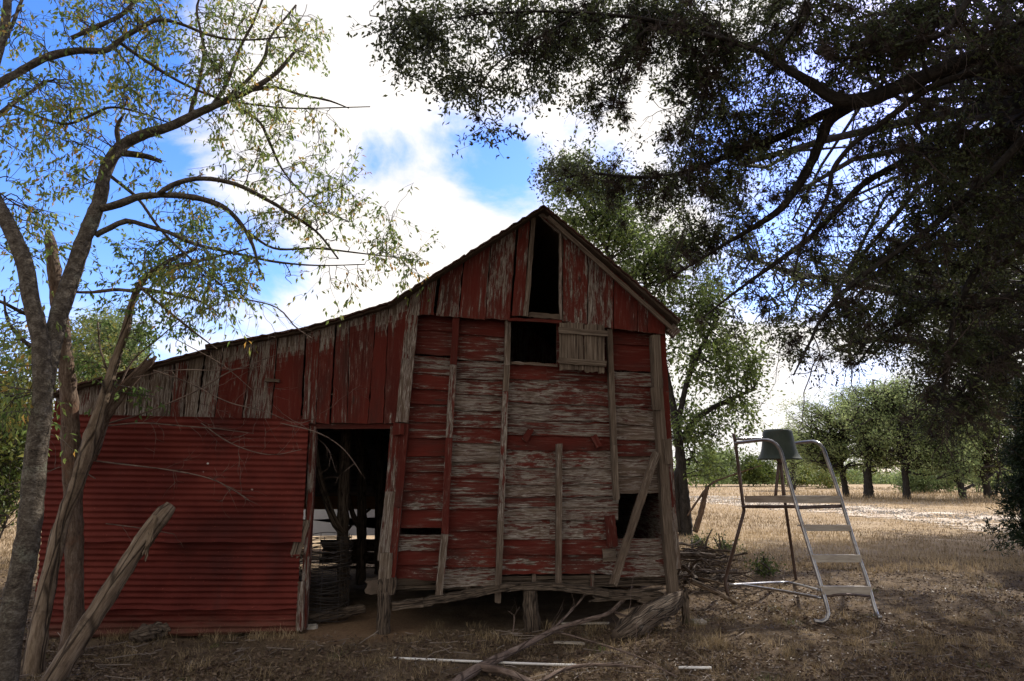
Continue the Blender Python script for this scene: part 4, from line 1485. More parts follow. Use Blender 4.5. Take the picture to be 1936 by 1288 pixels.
# ------------------------------------------------------------------ fallen branch in the foreground
def fallen_branch():
    mb = MB()
    def g(x, y, w, z):
        p = G(x, y, z)
        return (*p, w * .36 / F * np.linalg.norm(p - CAM))
    L = []
    L.append(limb(mb, [g(850, 1302, 24, .05), g(885, 1275, 23, .06), g(930, 1250, 20, .07), g(985, 1224, 15, .09), g(1050, 1191, 13, .13), g(1110, 1172, 11, .17), g(1150, 1160, 10, .20), g(1183, 1128, 9, .28), g(1205, 1085, 7, .42), g(1218, 1050, 4, .52)], S=8, rough=.04, knots=.03))
    L.append(limb(mb, [g(905, 1262, 20, .07), g(950, 1268, 18, .05), g(1000, 1290, 17, .04), g(1020, 1300, 16, .04)], S=8, rough=.05, knots=.03))
    L.append(limb(mb, [g(1025, 1288, 9, .05), g(1060, 1268, 9, .07), g(1100, 1258, 8, .08), g(1160, 1258, 7, .07), g(1215, 1262, 4, .06)], S=6, rough=.04))
    L.append(limb(mb, [g(1035, 1200, 8, .11), g(1075, 1160, 6, .20), g(1105, 1125, 5, .30), g(1122, 1094, 3, .38)], S=6, rough=.04))
    L.append(limb(mb, [g(985, 1222, 8, .09), g(1040, 1196, 7, .10), g(1090, 1205, 5, .08), g(1200, 1240, 4, .05), g(1280, 1280, 3, .04)], S=6, rough=.04))
    L.append(limb(mb, [g(1155, 1156, 6, .20), g(1205, 1172, 5, .16), g(1222, 1178, 3, .14)], S=6))
    L.append(limb(mb, [g(1186, 1118, 6, .30), g(1225, 1108, 4, .32), g(1255, 1097, 3, .36), g(1268, 1100, 2, .36)], S=6))
    L.append(limb(mb, [g(1190, 1112, 5, .31), g(1150, 1108, 4, .30), g(1120, 1098, 3, .33), g(1112, 1092, 2, .34)], S=6))
    L.append(limb(mb, [g(970, 1195, 3, .05), g(972, 1165, 4, .12), g(960, 1155, 2, .14)], S=5))
    L.append(limb(mb, [g(972, 1165, 3, .12), g(984, 1145, 2, .18)], n=5, S=5))
    P = np.array([smooth_path(l[:, :3], 12) for l in L])
    c1, r1 = spawn(P, None, 46, .25, 1, .15, .6, 8, .55, (0, 0, .15), .14, .02, .0035)
    c2, r2 = spawn(c1, None, 60, .3, 1, .06, .25, 6, .6, (0, 0, .1), .15, .0, .002)
    for c in (c1, c2):
        c[..., 2] = np.maximum(c[..., 2], .01)
    tubes(mb, c1, r1, 4)
    tubes(mb, c2, r2, 3)
    lone('fallen_branch', mb, M_BROWNTWIG, 'bare forked dead branch lying on the ground before the barn', 'branch', G(930, 1250), smooth=True)


fallen_branch()

# ------------------------------------------------------------------ trees
def tree_thing(name, label, base, group=None):
    return Thing(name, label, 'tree', (base[0], base[1], 0), group)


def crown_leaves(mbs, P, *a, **k):
    scatter_leaves(mbs, P, *a, **k)


# --- hackberry at the left edge: pale forked trunk, thin yellow-green foliage
def hackberry():
    base = G(8, 1330)
    t = tree_thing('hackberry_tree', 'hackberry tree with pale forked trunk and sparse yellow green leaves at the left edge', base)
    mb = MB()
    L = []
    d0 = base[1]
    trunk = pixlimb([(0, 1345, 70), (10, 1240, 62), (31, 1130, 56), (56, 1000, 50), (66, 880, 47), (80, 760, 41), (80, 690, 40), (76, 640, 37), (57, 560, 36), (47, 500, 36), (18, 430, 33), (-12, 370, 30), (-42, 300, 28), (-46, 245, 26), (-32, 190, 23), (-10, 125, 20), (6, 60, 19), (14, 5, 17), (8, -70, 13), (-10, -160, 8)], d0, d0 + .35)
    trunk[0, 2] = -.08
    L.append(limb(mb, trunk, S=16, rough=.03, knots=.02))
    fork = pixlimb([(88, 735, 30), (98, 660, 36), (113, 590, 38), (135, 525, 36), (160, 450, 33), (188, 380, 29), (198, 330, 27), (221, 285, 25), (262, 258, 22), (320, 240, 19), (372, 215, 16), (425, 192, 13), (470, 172, 11), (520, 140, 9), (560, 95, 6)], d0 + .15, d0 + 1.3)
    L.append(limb(mb, fork, S=14, rough=.03, knots=.02))
    dep = d0 + .6
    manual = [
        ([(192, 395, 16), (230, 384, 17), (262, 372, 16), (300, 369, 14), (350, 371, 13), (395, 380, 12), (430, 397, 11), (460, 430, 9), (480, 470, 7), (492, 520, 4)], 0, .5),
        ([(300, 366, 11), (330, 348, 11), (370, 338, 10), (410, 340, 10), (455, 352, 9), (500, 375, 8), (550, 405, 7), (600, 440, 5), (640, 490, 3)], .1, .9),
        ([(180, 445, 13), (205, 432, 13), (240, 418, 12), (280, 428, 10), (320, 440, 9), (370, 462, 8), (440, 478, 6), (520, 495, 5), (600, 502, 3), (690, 500, 2)], 0, .9),
        ([(-36, 205, 18), (-10, 165, 18), (30, 140, 18), (80, 112, 17), (130, 98, 17), (165, 96, 14), (200, 96, 13), (235, 70, 12), (275, 48, 10), (300, 38, 8), (340, 45, 7), (400, 68, 6), (460, 76, 4), (540, 70, 3)], -.2, .6),
        ([(135, 72, 10), (190, 48, 10), (230, 28, 9), (262, -5, 8)], .1, .3),
        ([(228, 82, 8), (280, 118, 7), (340, 155, 6), (410, 185, 5), (480, 198, 4), (560, 205, 3), (700, 202, 2)], .1, 1.2),
        ([(-46, 250, 16), (-90, 180, 13), (-150, 120, 10), (-220, 60, 6)], -.2, 0),
        ([(-14, 138, 9), (0, 95, 8), (22, 50, 8), (45, -10, 7)], -.2, 0),
        ([(-46, 250, 14), (-15, 228, 12), (25, 195, 10), (50, 180, 8), (85, 155, 7), (100, 152, 5)], -.1, .2),
        ([(15, 195, 7), (60, 215, 7), (120, 235, 6), (165, 222, 6), (210, 203, 5), (270, 215, 4), (340, 240, 3)], -.1, .6),
        ([(358, 225, 11), (365, 195, 9), (378, 150, 7), (385, 90, 6), (372, 20, 5), (385, -20, 4)], .7, .6),
        ([(400, 205, 9), (430, 155, 8), (452, 95, 6), (480, 40, 5), (500, -10, 4)], .8, .8),
        ([(425, 190, 9), (470, 150, 8), (500, 110, 7), (512, 70, 5), (560, 10, 4)], .8, 1.0),
        ([(470, 172, 8), (520, 165, 6), (570, 180, 5), (620, 190, 4), (660, 205, 2)], 1.0, 1.4),
        ([(450, 205, 8), (490, 230, 6), (510, 270, 6), (540, 330, 4), (600, 390, 3), (660, 420, 2)], 1.0, 1.3),
        ([(228, 290, 15), (255, 292, 14), (285, 298, 12), (305, 306, 9)], .4, .5),
        ([(225, 275, 12), (222, 240, 10), (235, 215, 5)], .4, .4),
        ([(205, 330, 8), (260, 375, 7), (300, 430, 6), (350, 480, 5), (420, 540, 3)], .3, .5),
        ([(470, 440, 6), (520, 470, 5), (600, 470, 4), (690, 480, 3), (790, 492, 2)], .8, 1.6),
        ([(70, 600, 12), (40, 590, 10), (0, 570, 8), (-40, 560, 6)], .1, -.3),
        ([(62, 660, 10), (30, 630, 8), (12, 600, 6), (8, 560, 4)], 0, -.3),
    ]
    for rows, a, c in manual:
        L.append(limb(mb, pixlimb(rows, dep + a - (.25 if rows[0][0] < 0 else 0), dep + c), S=7, rough=.05, knots=.04))
    trunk_o = t.part('trunk', mb, M_HACK, smooth=True)
    rng = np.random.default_rng(5)
    spec = [(60, 60, 90, 60, d0 + .6, .4, 16), (200, 40, 110, 60, d0 + .7, .4, 24), (330, 90, 120, 80, d0 + 1.0, .5, 34), (470, 60, 110, 70, d0 + 1.3, .5, 30), (560, 60, 60, 70, d0 + 1.5, .4, 14), (90, 200, 110, 80, d0 + .6, .5, 26), (230, 180, 120, 70, d0 + .9, .4, 28),
            (390, 170, 120, 80, d0 + 1.2, .5, 28), (520, 200, 90, 80, d0 + 1.5, .4, 18), (110, 330, 90, 90, d0 + .6, .4, 14), (300, 300, 90, 60, d0 + .9, .4, 10), (480, 290, 100, 70, d0 + 1.3, .5, 16), (620, 320, 70, 90, d0 + 1.6, .4, 16),
            (560, 420, 120, 60, d0 + 1.4, .5, 18), (690, 430, 70, 70, d0 + 1.7, .3, 11), (755, 495, 40, 25, d0 + 1.8, .2, 5), (400, 430, 110, 60, d0 + 1.0, .4, 14), (330, 520, 100, 60, d0 + .9, .4, 18), (60, 440, 70, 60, d0 + .5, .4, 10),
            (440, 560, 90, 60, d0 + 1.1, .4, 12), (620, 530, 80, 45, d0 + 1.5, .4, 6), (-150, 120, 100, 90, d0 + .4, .5, 16), (-60, -60, 110, 70, d0 + .4, .5, 16), (180, -90, 180, 60, d0 + .8, .5, 16), (20, 620, 60, 80, d0 + .3, .4, 16), (40, 760, 60, 60, d0 + .4, .5, 10)]
    tg = ell_points(spec, rng)
    P1, R1 = reach(L, tg, 10, .12, .009, rng)
    P2, R2 = spawn(P1, None, 1500, .15, 1, .18, .55, 7, .55, (0, 0, -.05), .2, -.05, .0028, rng)
    P3, R3 = spawn(P2, None, 2300, .2, 1, .10, .3, 5, .6, (0, 0, -.15), .2, -.08, .0018, rng)
    mb = MB()
    tubes(mb, P1, R1, 5)
    tubes(mb, P2, R2, 4)
    tubes(mb, P3, R3, 3)
    t.part('branches', mb, M_TWIG, smooth=True)
    mb = MB()
    scatter_leaves(mb, P2, 4, .066, .027, .75, .45, .3, .95, .2, rng, .2, .012)
    scatter_leaves(mb, P3, 3, .062, .026, .75, .45, .3, .95, .1, rng, .2, .012)
    t.part('crown', mb, M_LHACK)


hackberry()


# --- broken dead tree before the corrugated wall (stems, one still alive)
def snag():
    base = G(130, 1238)
    t = tree_thing('dead_tree', 'broken dead tree with peeling brown stems and one leafy fork before the corrugated wall', base)
    d0 = base[1]
    mb = MB()
    L = [limb(mb, np.vstack([[*base + np.array([-.01, 0, -.1]), .10], pixlimb([(138, 1190, 44), (141, 1110, 37), (140, 1000, 37), (136, 900, 39), (134, 820, 38), (131, 760, 35), (123, 670, 32), (111, 580, 31), (102, 510, 28), (95, 455, 22), (91, 436, 10)], d0, d0 - .1)]), S=14, rough=.05, knots=.03)]
    t.part('trunk', mb, M_SNAG, smooth=True)
    mb = MB()
    b2 = G(62, 1275)
    st = limb(mb, np.vstack([[*b2 + np.array([0, 0, -.1]), .1], pixlimb([(66, 1240, 44), (82, 1150, 40), (98, 1070, 34), (118, 985, 30), (146, 915, 30), (165, 855, 33), (184, 790, 28), (205, 725, 22), (222, 670, 18), (238, 625, 18), (246, 585, 15), (258, 552, 13), (275, 525, 12), (298, 508, 10), (330, 488, 8), (372, 470, 6)], b2[1], d0 + .2)]), S=13, rough=.06, knots=.03)
    lv = [st]
    for rows in ([(262, 545, 9), (300, 552, 8), (345, 560, 6), (390, 575, 4), (420, 600, 2)], [(300, 508, 8), (350, 500, 7), (400, 488, 5), (470, 470, 3)], [(258, 552, 8), (220, 548, 8), (170, 553, 7), (130, 552, 6)],
                 [(270, 548, 6), (320, 590, 5), (370, 630, 4), (410, 660, 2)], [(210, 720, 5), (190, 660, 4), (185, 610, 3)]):
        lv.append(limb(mb, pixlimb(rows, d0, d0 + .2), S=7, rough=.05))
    t.part('side_stem', mb, M_DEADLOG, smooth=True)
    mb = MB()
    fk = [limb(mb, pixlimb([(168, 870, 30), (190, 805, 26), (218, 760, 22), (248, 722, 19), (285, 684, 15), (296, 674, 5)], d0, d0 + .1), S=10, rough=.09, knots=.05),
          limb(mb, pixlimb([(182, 800, 8), (215, 745, 7), (245, 712, 7), (268, 690, 6), (285, 668, 3)], d0 - .05, d0 + .02), S=7, rough=.06)]
    t.part('broken_fork', mb, M_SNAG, smooth=True)
    # bare twigs reaching right in front of the wall
    mb = MB()
    tw = []
    for rows in ([(205, 800, 7), (260, 785, 6), (320, 762, 5), (380, 735, 5), (430, 705, 4), (470, 690, 3), (520, 672, 2)], [(205, 805, 7), (270, 800, 5), (350, 806, 5), (420, 812, 4), (480, 820, 2)], [(185, 860, 8), (240, 700, 6), (300, 640, 5), (360, 590, 3)],
                 [(165, 870, 6), (250, 880, 6), (340, 892, 5), (410, 910, 4), (470, 945, 3)], [(290, 700, 4), (360, 725, 4), (430, 760, 4), (500, 778, 3), (560, 800, 2), (600, 790, 2)], [(250, 715, 4), (330, 700, 4), (420, 700, 3), (520, 690, 2)],
                 [(380, 800, 4), (440, 840, 4), (510, 860, 3), (570, 850, 2)], [(200, 990, 4), (260, 998, 4), (330, 1010, 3)], [(180, 905, 4), (130, 880, 4), (60, 905, 3), (0, 920, 2)], [(530, 800, 3), (600, 818, 4), (650, 850, 3), (690, 905, 2)],
                 [(330, 640, 3), (420, 690, 3), (480, 740, 2)], [(430, 560, 5), (520, 580, 5), (560, 620, 4), (590, 640, 3)]):
        tw.append(limb(mb, pixlimb([(x_, y_, w_ * .62) for x_, y_, w_ in rows], d0, d0 + .35), S=6, rough=.05))
    P = np.array([smooth_path(l[:, :3], 14) for l in tw])
    rng = np.random.default_rng(8)
    c1, r1 = spawn(P, None, 95, .2, 1, .15, .6, 8, .55, (0, 0, -.05), .22, .0, .0024, rng)
    c2, r2 = spawn(c1, None, 150, .2, 1, .06, .25, 6, .6, (0, 0, 0), .22, .0, .002, rng)
    tubes(mb, c1, r1, 4)
    tubes(mb, c2, r2, 3)
    t.part('dead_twigs', mb, M_BROWNTWIG, smooth=True)
    # live foliage of the side stem
    spec = [(300, 480, 90, 60, d0 + .25, .3, 26), (250, 600, 60, 60, d0 + .1, .3, 12), (360, 560, 80, 70, d0 + .3, .3, 22), (320, 640, 70, 45, d0 + .2, .25, 9), (420, 510, 70, 50, d0 + .4, .3, 12), (180, 560, 40, 60, d0 + .1, .3, 8), (290, 745, 30, 18, d0 + .1, .1, 3), (170, 690, 40, 40, d0, .3, 7), (400, 420, 80, 50, d0 + .4, .3, 8)]
    tg = ell_points(spec, rng)
    P1, R1 = reach(lv, tg, 9, .12, .007, rng)
    P2, R2 = spawn(P1, None, 330, .2, 1, .12, .4, 6, .55, (0, 0, -.1), .2, -.05, .0022, rng)
    mb = MB()
    tubes(mb, P1, R1, 4)
    tubes(mb, P2, R2, 3)
    t.part('branches', mb, M_TWIG, smooth=True)
    mb = MB()
    scatter_leaves(mb, P2, 7, .058, .026, .6, .45, 0, .55, .1, rng, .3, .012)
    scatter_leaves(mb, P1, 4, .058, .026, .6, .45, 0, .6, .4, rng, .3, .012)
    t.part('crown', mb, M_LHACK)


snag()

mb = MB()
b = G(92, 1300)
q = pixlimb([(100, 1285, 48), (150, 1208, 44), (200, 1130, 41), (248, 1055, 38), (290, 995, 36), (312, 968, 33), (324, 955, 24)], b[1], b[1] + .55)
limb(mb, np.vstack([[*(b + np.array([-.05, -.02, -.15])), .11], q]), S=14, rough=.05, knots=.03)
lone('leaning_trunk', mb, M_DEADLOG, 'thick bare broken trunk slanting up to the right in the lower left foreground', 'dead trunk', b, smooth=True)
mb = MB()
for (x0, y0, x1, y1, w) in ((294, 978, 272, 1062, .05), (282, 1010, 268, 1050, .035)):
    p = D(x0, y0, b[1] + .38); c = D(x1, y1, b[1] + .36)
    plank(mb, p - np.array([w / 2, 0, 0]), c - np.array([w / 4, 0, 0]), p + np.array([w / 2, 0, 0]), c + np.array([w / 4, 0, 0]), np.array([0, -1.0, 0]), .006, 0, N=8, M=3, rag=.02, wob=.006, warp=.01)
st_ = bpy.data.objects['leaning_trunk']
sb = mb.build('peeling_bark', M_DEADLOG, st_, b)

# --- live oak on the right: trunk outside the picture, limbs reaching over
def oak():
    base = np.array([8.2, 6.2, 0])
    t = tree_thing('live_oak', 'huge dark live oak whose mossy limbs reach over from the right', base)
    mb = MB()
    L = []
    tr = np.array([[8.2, 6.2, -.1, .55], [8.1, 6.2, .8, .46], [7.8, 6.3, 2.2, .42], [7.3, 6.3, 3.6, .40], [6.6, 6.2, 5.0, .34], [*D(1990, 165, 6.1), .25]])
    L.append(limb(mb, tr, S=16, rough=.03, knots=.02))
    man = [
        ([(1990, 165, 76), (1936, 135, 70), (1880, 100, 66), (1830, 112, 62), (1760, 142, 59), (1700, 165, 60), (1640, 188, 54), (1590, 190, 46), (1545, 165, 38), (1505, 140, 30), (1480, 125, 24), (1440, 100, 20), (1390, 80, 17), (1320, 62, 14), (1240, 40, 12), (1150, 28, 10), (1050, 22, 8), (930, 25, 6), (800, 40, 4), (700, 30, 3)], 6.1, 5.4),
        ([(1615, 195, 42), (1570, 225, 40), (1550, 270, 34), (1530, 315, 30), (1500, 365, 27), (1470, 400, 24), (1425, 430, 18), (1370, 462, 12), (1300, 505, 8), (1240, 540, 5)], 6.2, 7.2),
        ([(1600, 200, 36), (1545, 222, 32), (1495, 250, 28), (1450, 268, 24), (1400, 282, 20), (1340, 310, 17), (1270, 332, 14), (1190, 335, 11), (1110, 328, 8), (1040, 345, 4)], 6.2, 7.6),
        ([(1936, 130, 30), (1840, 140, 28), (1760, 165, 26), (1690, 215, 22), (1650, 245, 20), (1610, 275, 18), (1575, 320, 16), (1568, 360, 14), (1550, 400, 12), (1520, 450, 9), (1500, 520, 6)], 5.8, 6.4),
        ([(1990, 290, 34), (1900, 250, 32), (1820, 262, 28), (1740, 290, 26), (1680, 320, 24), (1630, 350, 22), (1580, 400, 20), (1530, 450, 18), (1470, 495, 15), (1400, 545, 10), (1330, 600, 6)], 6.4, 7.2),
        ([(1990, 200, 30), (1900, 300, 30), (1830, 370, 28), (1760, 430, 24), (1690, 480, 20), (1620, 530, 16), (1560, 590, 12), (1530, 650, 9), (1500, 710, 5)], 6.3, 6.8),
        ([(1850, -30, 26), (1810, 30, 24), (1780, 65, 22), (1730, 78, 20), (1670, 92, 16), (1600, 110, 12), (1540, 100, 8)], 5.4, 5.6),
        ([(1990, 60, 24), (1930, 40, 20), (1900, 75, 18), (1870, 110, 16)], 5.6, 5.9),
        ([(1490, 130, 14), (1475, 95, 13), (1500, 55, 12), (1520, 10, 10), (1530, -40, 8)], 5.9, 5.6),
        ([(1390, 80, 12), (1360, 120, 10), (1330, 180, 8), (1310, 260, 6), (1300, 350, 3)], 5.9, 6.0),
        ([(1240, 40, 10), (1200, 80, 9), (1175, 140, 7), (1160, 200, 4)], 5.7, 5.8),
        ([(1990, 520, 30), (1910, 560, 28), (1840, 580, 24), (1780, 570, 20), (1720, 600, 16), (1660, 640, 10), (1620, 690, 6)], 7.0, 7.4),
        ([(1990, 420, 40), (1930, 430, 36), (1870, 470, 30), (1830, 540, 24), (1800, 620, 18), (1790, 700, 12), (1770, 780, 7)], 6.8, 7.2),
        ([(1990, 640, 22), (1920, 660, 20), (1860, 700, 16), (1800, 760, 10), (1760, 830, 6)], 7.2, 7.5),
        ([(1760, 150, 14), (1745, 110, 13), (1755, 70, 12), (1790, 20, 10)], 5.8, 5.8),
        ([(1100, 25, 7), (1000, 80, 6), (930, 130, 5), (900, 200, 3), (940, 270, 2)], 5.5, 5.3),
    ]
    for rows, a, c in man:
        L.append(limb(mb, pixlimb([(x_, y_, w_ * .62) for x_, y_, w_ in rows], a, c), S=9, rough=.06, knots=.04))
    t.part('trunk', mb, M_OAK, smooth=True)
    rng = np.random.default_rng(21)
    spec = [(740, 50, 70, 60, 5.3, .4, 20), (800, 110, 90, 80, 5.4, .5, 34), (900, 60, 130, 90, 5.6, .6, 60), (890, 170, 75, 60, 5.5, .4, 22), (935, 235, 45, 45, 5.3, .3, 9), (1040, 60, 120, 90, 5.8, .6, 62), (1020, 160, 80, 40, 5.7, .4, 14), (1150, 80, 120, 100, 6.0, .6, 64), (1120, 200, 60, 50, 5.9, .4, 14), (1160, 190, 40, 60, 5.9, .4, 9),
            (1280, 70, 110, 90, 6.1, .7, 60), (1310, 210, 90, 130, 6.3, .7, 62), (1400, 110, 110, 110, 6.2, .7, 62), (1440, 220, 110, 90, 6.4, .7, 44), (1380, 330, 130, 90, 6.8, .8, 56), (1240, 380, 120, 70, 7.4, .6, 44), (1130, 330, 90, 55, 7.6, .5, 32), (1060, 320, 50, 45, 7.7, .4, 14),
            (1330, 450, 110, 90, 7.2, .7, 44), (1560, 60, 110, 70, 5.8, .6, 34), (1660, 60, 120, 80, 5.9, .7, 50), (1790, 50, 110, 80, 5.9, .7, 40), (1890, 60, 60, 80, 5.8, .6, 20), (1600, 120, 60, 50, 6.0, .5, 14), (1850, 190, 90, 60, 6.2, .6, 22), (1700, 270, 100, 70, 6.5, .7, 34), (1820, 330, 130, 100, 6.7, .8, 70),
            (1560, 480, 110, 80, 7.0, .7, 34), (1660, 450, 110, 90, 6.9, .8, 62), (1790, 480, 150, 110, 7.0, .9, 90), (1900, 400, 80, 130, 6.9, .9, 60), (1580, 640, 60, 80, 7.0, .5, 34), (1660, 580, 90, 80, 7.1, .7, 40), (1740, 640, 110, 90, 7.3, .7, 80), (1850, 640, 110, 110, 7.3, .8, 90), (1770, 770, 70, 80, 7.4, .5, 46), (1860, 760, 80, 60, 7.6, .6, 40), (1540, 380, 80, 60, 6.8, .6, 24), (1440, 620, 90, 60, 7.4, .5, 16)]
    spec = [(x_, y_, rx_, ry_, dp_, dr_, int(n_ * (.6 if x_ > 1540 and y_ > 380 else 1))) for (x_, y_, rx_, ry_, dp_, dr_, n_) in spec]
    tg = ell_points(spec, rng)
    # unseen canopy added overhead and off to the right to shade the foreground
    over = np.stack([rng.uniform(1.5, 13, 330), rng.uniform(5.5, 16, 330), rng.uniform(6.6, 9.8, 330)], -1)
    vis = (over[:, 2] - 1.6) / over[:, 1] > .78
    ctr = np.stack([rng.uniform(4.5, 14, 360), rng.uniform(7, 15.5, 360), rng.uniform(5.2, 9.5, 360)], -1)
    ctr = ctr[(ctr[:, 0] / ctr[:, 1] > .62)]
    mb = MB()
    nb_ = 420
    beh = np.stack([rng.uniform(-1.5, 15, nb_), rng.uniform(-10, 4.5, nb_), rng.uniform(3.6, 9, nb_)], -1)  # added canopy behind the camera, unseen, dims sky light on the barn front
    beh = beh[(beh[:, 2] - 1.6 > 1.0 * np.maximum(beh[:, 1], -1)) & (beh[:, 2] > 5.2 - .28 * np.maximum(-beh[:, 1], 0)) & ((beh[:, 0] > 3) | (beh[:, 2] > 5.5))]
    Lb = [limb(mb, q_, S=9, rough=.05, knots=.03) for q_ in (
        [(7.2, 6.3, 3.7, .24), (6.6, 4.2, 5.3, .18), (5.2, 1.2, 6.4, .13), (3.0, -2.5, 7.0, .08), (1.0, -5.5, 7.0, .03)],
        [(7.4, 6.3, 3.4, .24), (7.8, 3.5, 4.8, .18), (7.2, -.5, 5.8, .13), (6.0, -5, 6.0, .07), (5.0, -8, 5.6, .03)],
        [(7.8, 6.3, 2.6, .24), (9.6, 4.2, 4.4, .18), (11, 1.0, 5.4, .12), (12, -3, 5.6, .06)],
        [(6.6, 6.2, 5.0, .2), (5.2, 4.4, 6.8, .14), (3.0, 3.0, 7.9, .08), (.8, 1.5, 8.4, .03)])]
    t.part('limbs', mb, M_OAK, smooth=True)  # limbs carrying the unseen added canopy
    Pb, Rb = reach(Lb, beh, 10, .16, .02, rng)
    Pb2, Rb2 = spawn(Pb, None, 4200, .35, 1, .3, .8, 5, .65, (0, 0, -.1), .25, -.06, .004, rng)
    P1, R1 = reach(L, tg, 10, .16, .009, rng)
    Po, Ro = reach(Lb + [L[0]], np.concatenate([over[vis], ctr]), 10, .16, .012, rng)
    P2, R2 = spawn(P1, None, 5900, .25, 1, .14, .46, 6, .65, (0, 0, -.1), .25, -.06, .0030, rng)
    Po2, Ro2 = spawn(Po, None, 4000, .3, 1, .2, .6, 6, .65, (0, 0, -.1), .25, -.06, .0032, rng)
    mb = MB()
    tubes(mb, P1, R1, 5)
    tubes(mb, P2, R2, 3)
    tubes(mb, Po, Ro, 5)
    tubes(mb, Pb, Rb, 5)
    tubes(mb, Pb2, Rb2, 3)
    tubes(mb, Po2, Ro2, 3)
    t.part('branches', mb, M_OTWIG, smooth=True)
    mb = MB()
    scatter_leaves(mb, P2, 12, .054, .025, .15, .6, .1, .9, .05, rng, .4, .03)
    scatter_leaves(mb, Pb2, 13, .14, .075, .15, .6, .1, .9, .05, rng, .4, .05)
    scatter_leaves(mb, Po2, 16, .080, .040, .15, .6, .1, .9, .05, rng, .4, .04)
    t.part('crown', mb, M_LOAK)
    # ball moss tufts and hanging dead twigs
    cand = np.concatenate([P1[:, 3:].reshape(-1, 3), np.concatenate([l[4:, :3] for l in L[1:]])])
    u = 968 + F * cand[:, 0] / (cand[:, 1] * math.cos(PITCH) + (cand[:, 2] - 1.6) * math.sin(PITCH))
    w = np.clip((u - 880) / 350, 0, 1) * (cand[:, 1] < 9)
    sel = rng.choice(len(cand), 620, p=w / w.sum(), replace=False)
    nb = 58
    c = np.repeat(cand[sel] + rng.normal(0, .02, (620, 3)) + np.array([0, 0, -.03]), nb, axis=0)
    size = np.repeat(rng.uniform(.05, .14, 620), nb)
    d = nrm(rng.normal(0, 1, (len(c), 3)) + np.array([0, 0, -.25]))
    P = np.zeros((len(c), 4, 3))
    P[:, 0] = c
    for i in range(1, 4):
        d = nrm(d + rng.normal(0, .35, d.shape))
        P[:, i] = P[:, i - 1] + d * (size / 3)[:, None]
    mb = MB()
    tubes(mb, P, np.linspace(.0036, .0012, 4)[None] * np.ones((len(c), 1)), 3)
    o = t.part('ball_moss', mb, M_MOSS)
    o['kind'] = 'stuff'
    w2 = np.clip((u - 1150) / 300, 0, 1) * (cand[:, 1] < 9)
    sel = rng.choice(len(cand), 520, p=w2 / w2.sum())
    st = cand[sel]
    d = nrm(rng.normal(0, .6, (520, 3)) + np.array([-.15, 0, -.75]))
    Lh = rng.uniform(.3, .95, 520)
    P = np.zeros((520, 10, 3))
    P[:, 0] = st
    for i in range(1, 10):
        d = nrm(d + rng.normal(0, .22, d.shape) + np.array([0, 0, -.06]))
        P[:, i] = P[:, i - 1] + d * (Lh / 9)[:, None]
    c1, r1 = spawn(P, None, 2200, .1, 1, .12, .4, 7, .6, (0, 0, -.25), .25, -.06, .0024, rng)
    c2, r2 = spawn(c1, None, 3600, .1, 1, .05, .18, 5, .7, (0, 0, -.2), .3, -.03, .0016, rng)
    mb = MB()
    tubes(mb, P, np.linspace(.006, .002, 10)[None] * rng.uniform(.6, 1.4, (520, 1)), 4)
    tubes(mb, c1, r1, 3)
    tubes(mb, c2, r2, 3)
    o = t.part('dead_twigs', mb, M_MOSS)
    o['kind'] = 'stuff'


oak()


# --- trees farther off: trunk rows in pixels, crown ellipsoids
def far_tree(name, label, trunk_rows, depth, spec, leafmat, barkmat, leaf, twigs, per, group=None, seed=1, twl=(.4, .9), base_y=None, tint=(.1, .9), rb=.03, extra=(), droop=.2):
    base = D(trunk_rows[0][0], trunk_rows[0][1], depth)
    base[2] = 0
    t = tree_thing(name, label, base, group)
    rng = np.random.default_rng(seed)
    mb = MB()
    tk = pixlimb(trunk_rows, depth, depth)
    tk[0, 2] = -.1
    L = [limb(mb, tk, S=10, rough=.05, knots=.03)]
    for rows, a, c in extra:
        L.append(limb(mb, pixlimb(rows, depth + a, depth + c), S=7, rough=.05))
    t.part('trunk', mb, barkmat, smooth=True)
    tg = ell_points([(x, y, rx, ry, depth + dd, dr, n) for (x, y, rx, ry, dd, dr, n) in spec], rng)
    P1, R1 = reach(L, tg, 9, .15, rb, rng)
    P2, R2 = spawn(P1, None, twigs, .3, 1, twl[0], twl[1], 6, .6, (0, 0, .05), .22, -.02, rb * .16, rng)
    mb = MB()
    tubes(mb, P1, R1, 4)
    tubes(mb, P2, R2, 3)
    t.part('branches', mb, M_OTWIG if barkmat is M_OAK else M_TWIG, smooth=True)
    mb = MB()
    scatter_leaves(mb, P2, per, leaf, leaf * .5, droop, .6, tint[0], tint[1], .1, rng, .5, leaf * .8)
    t.part('crown', mb, leafmat)


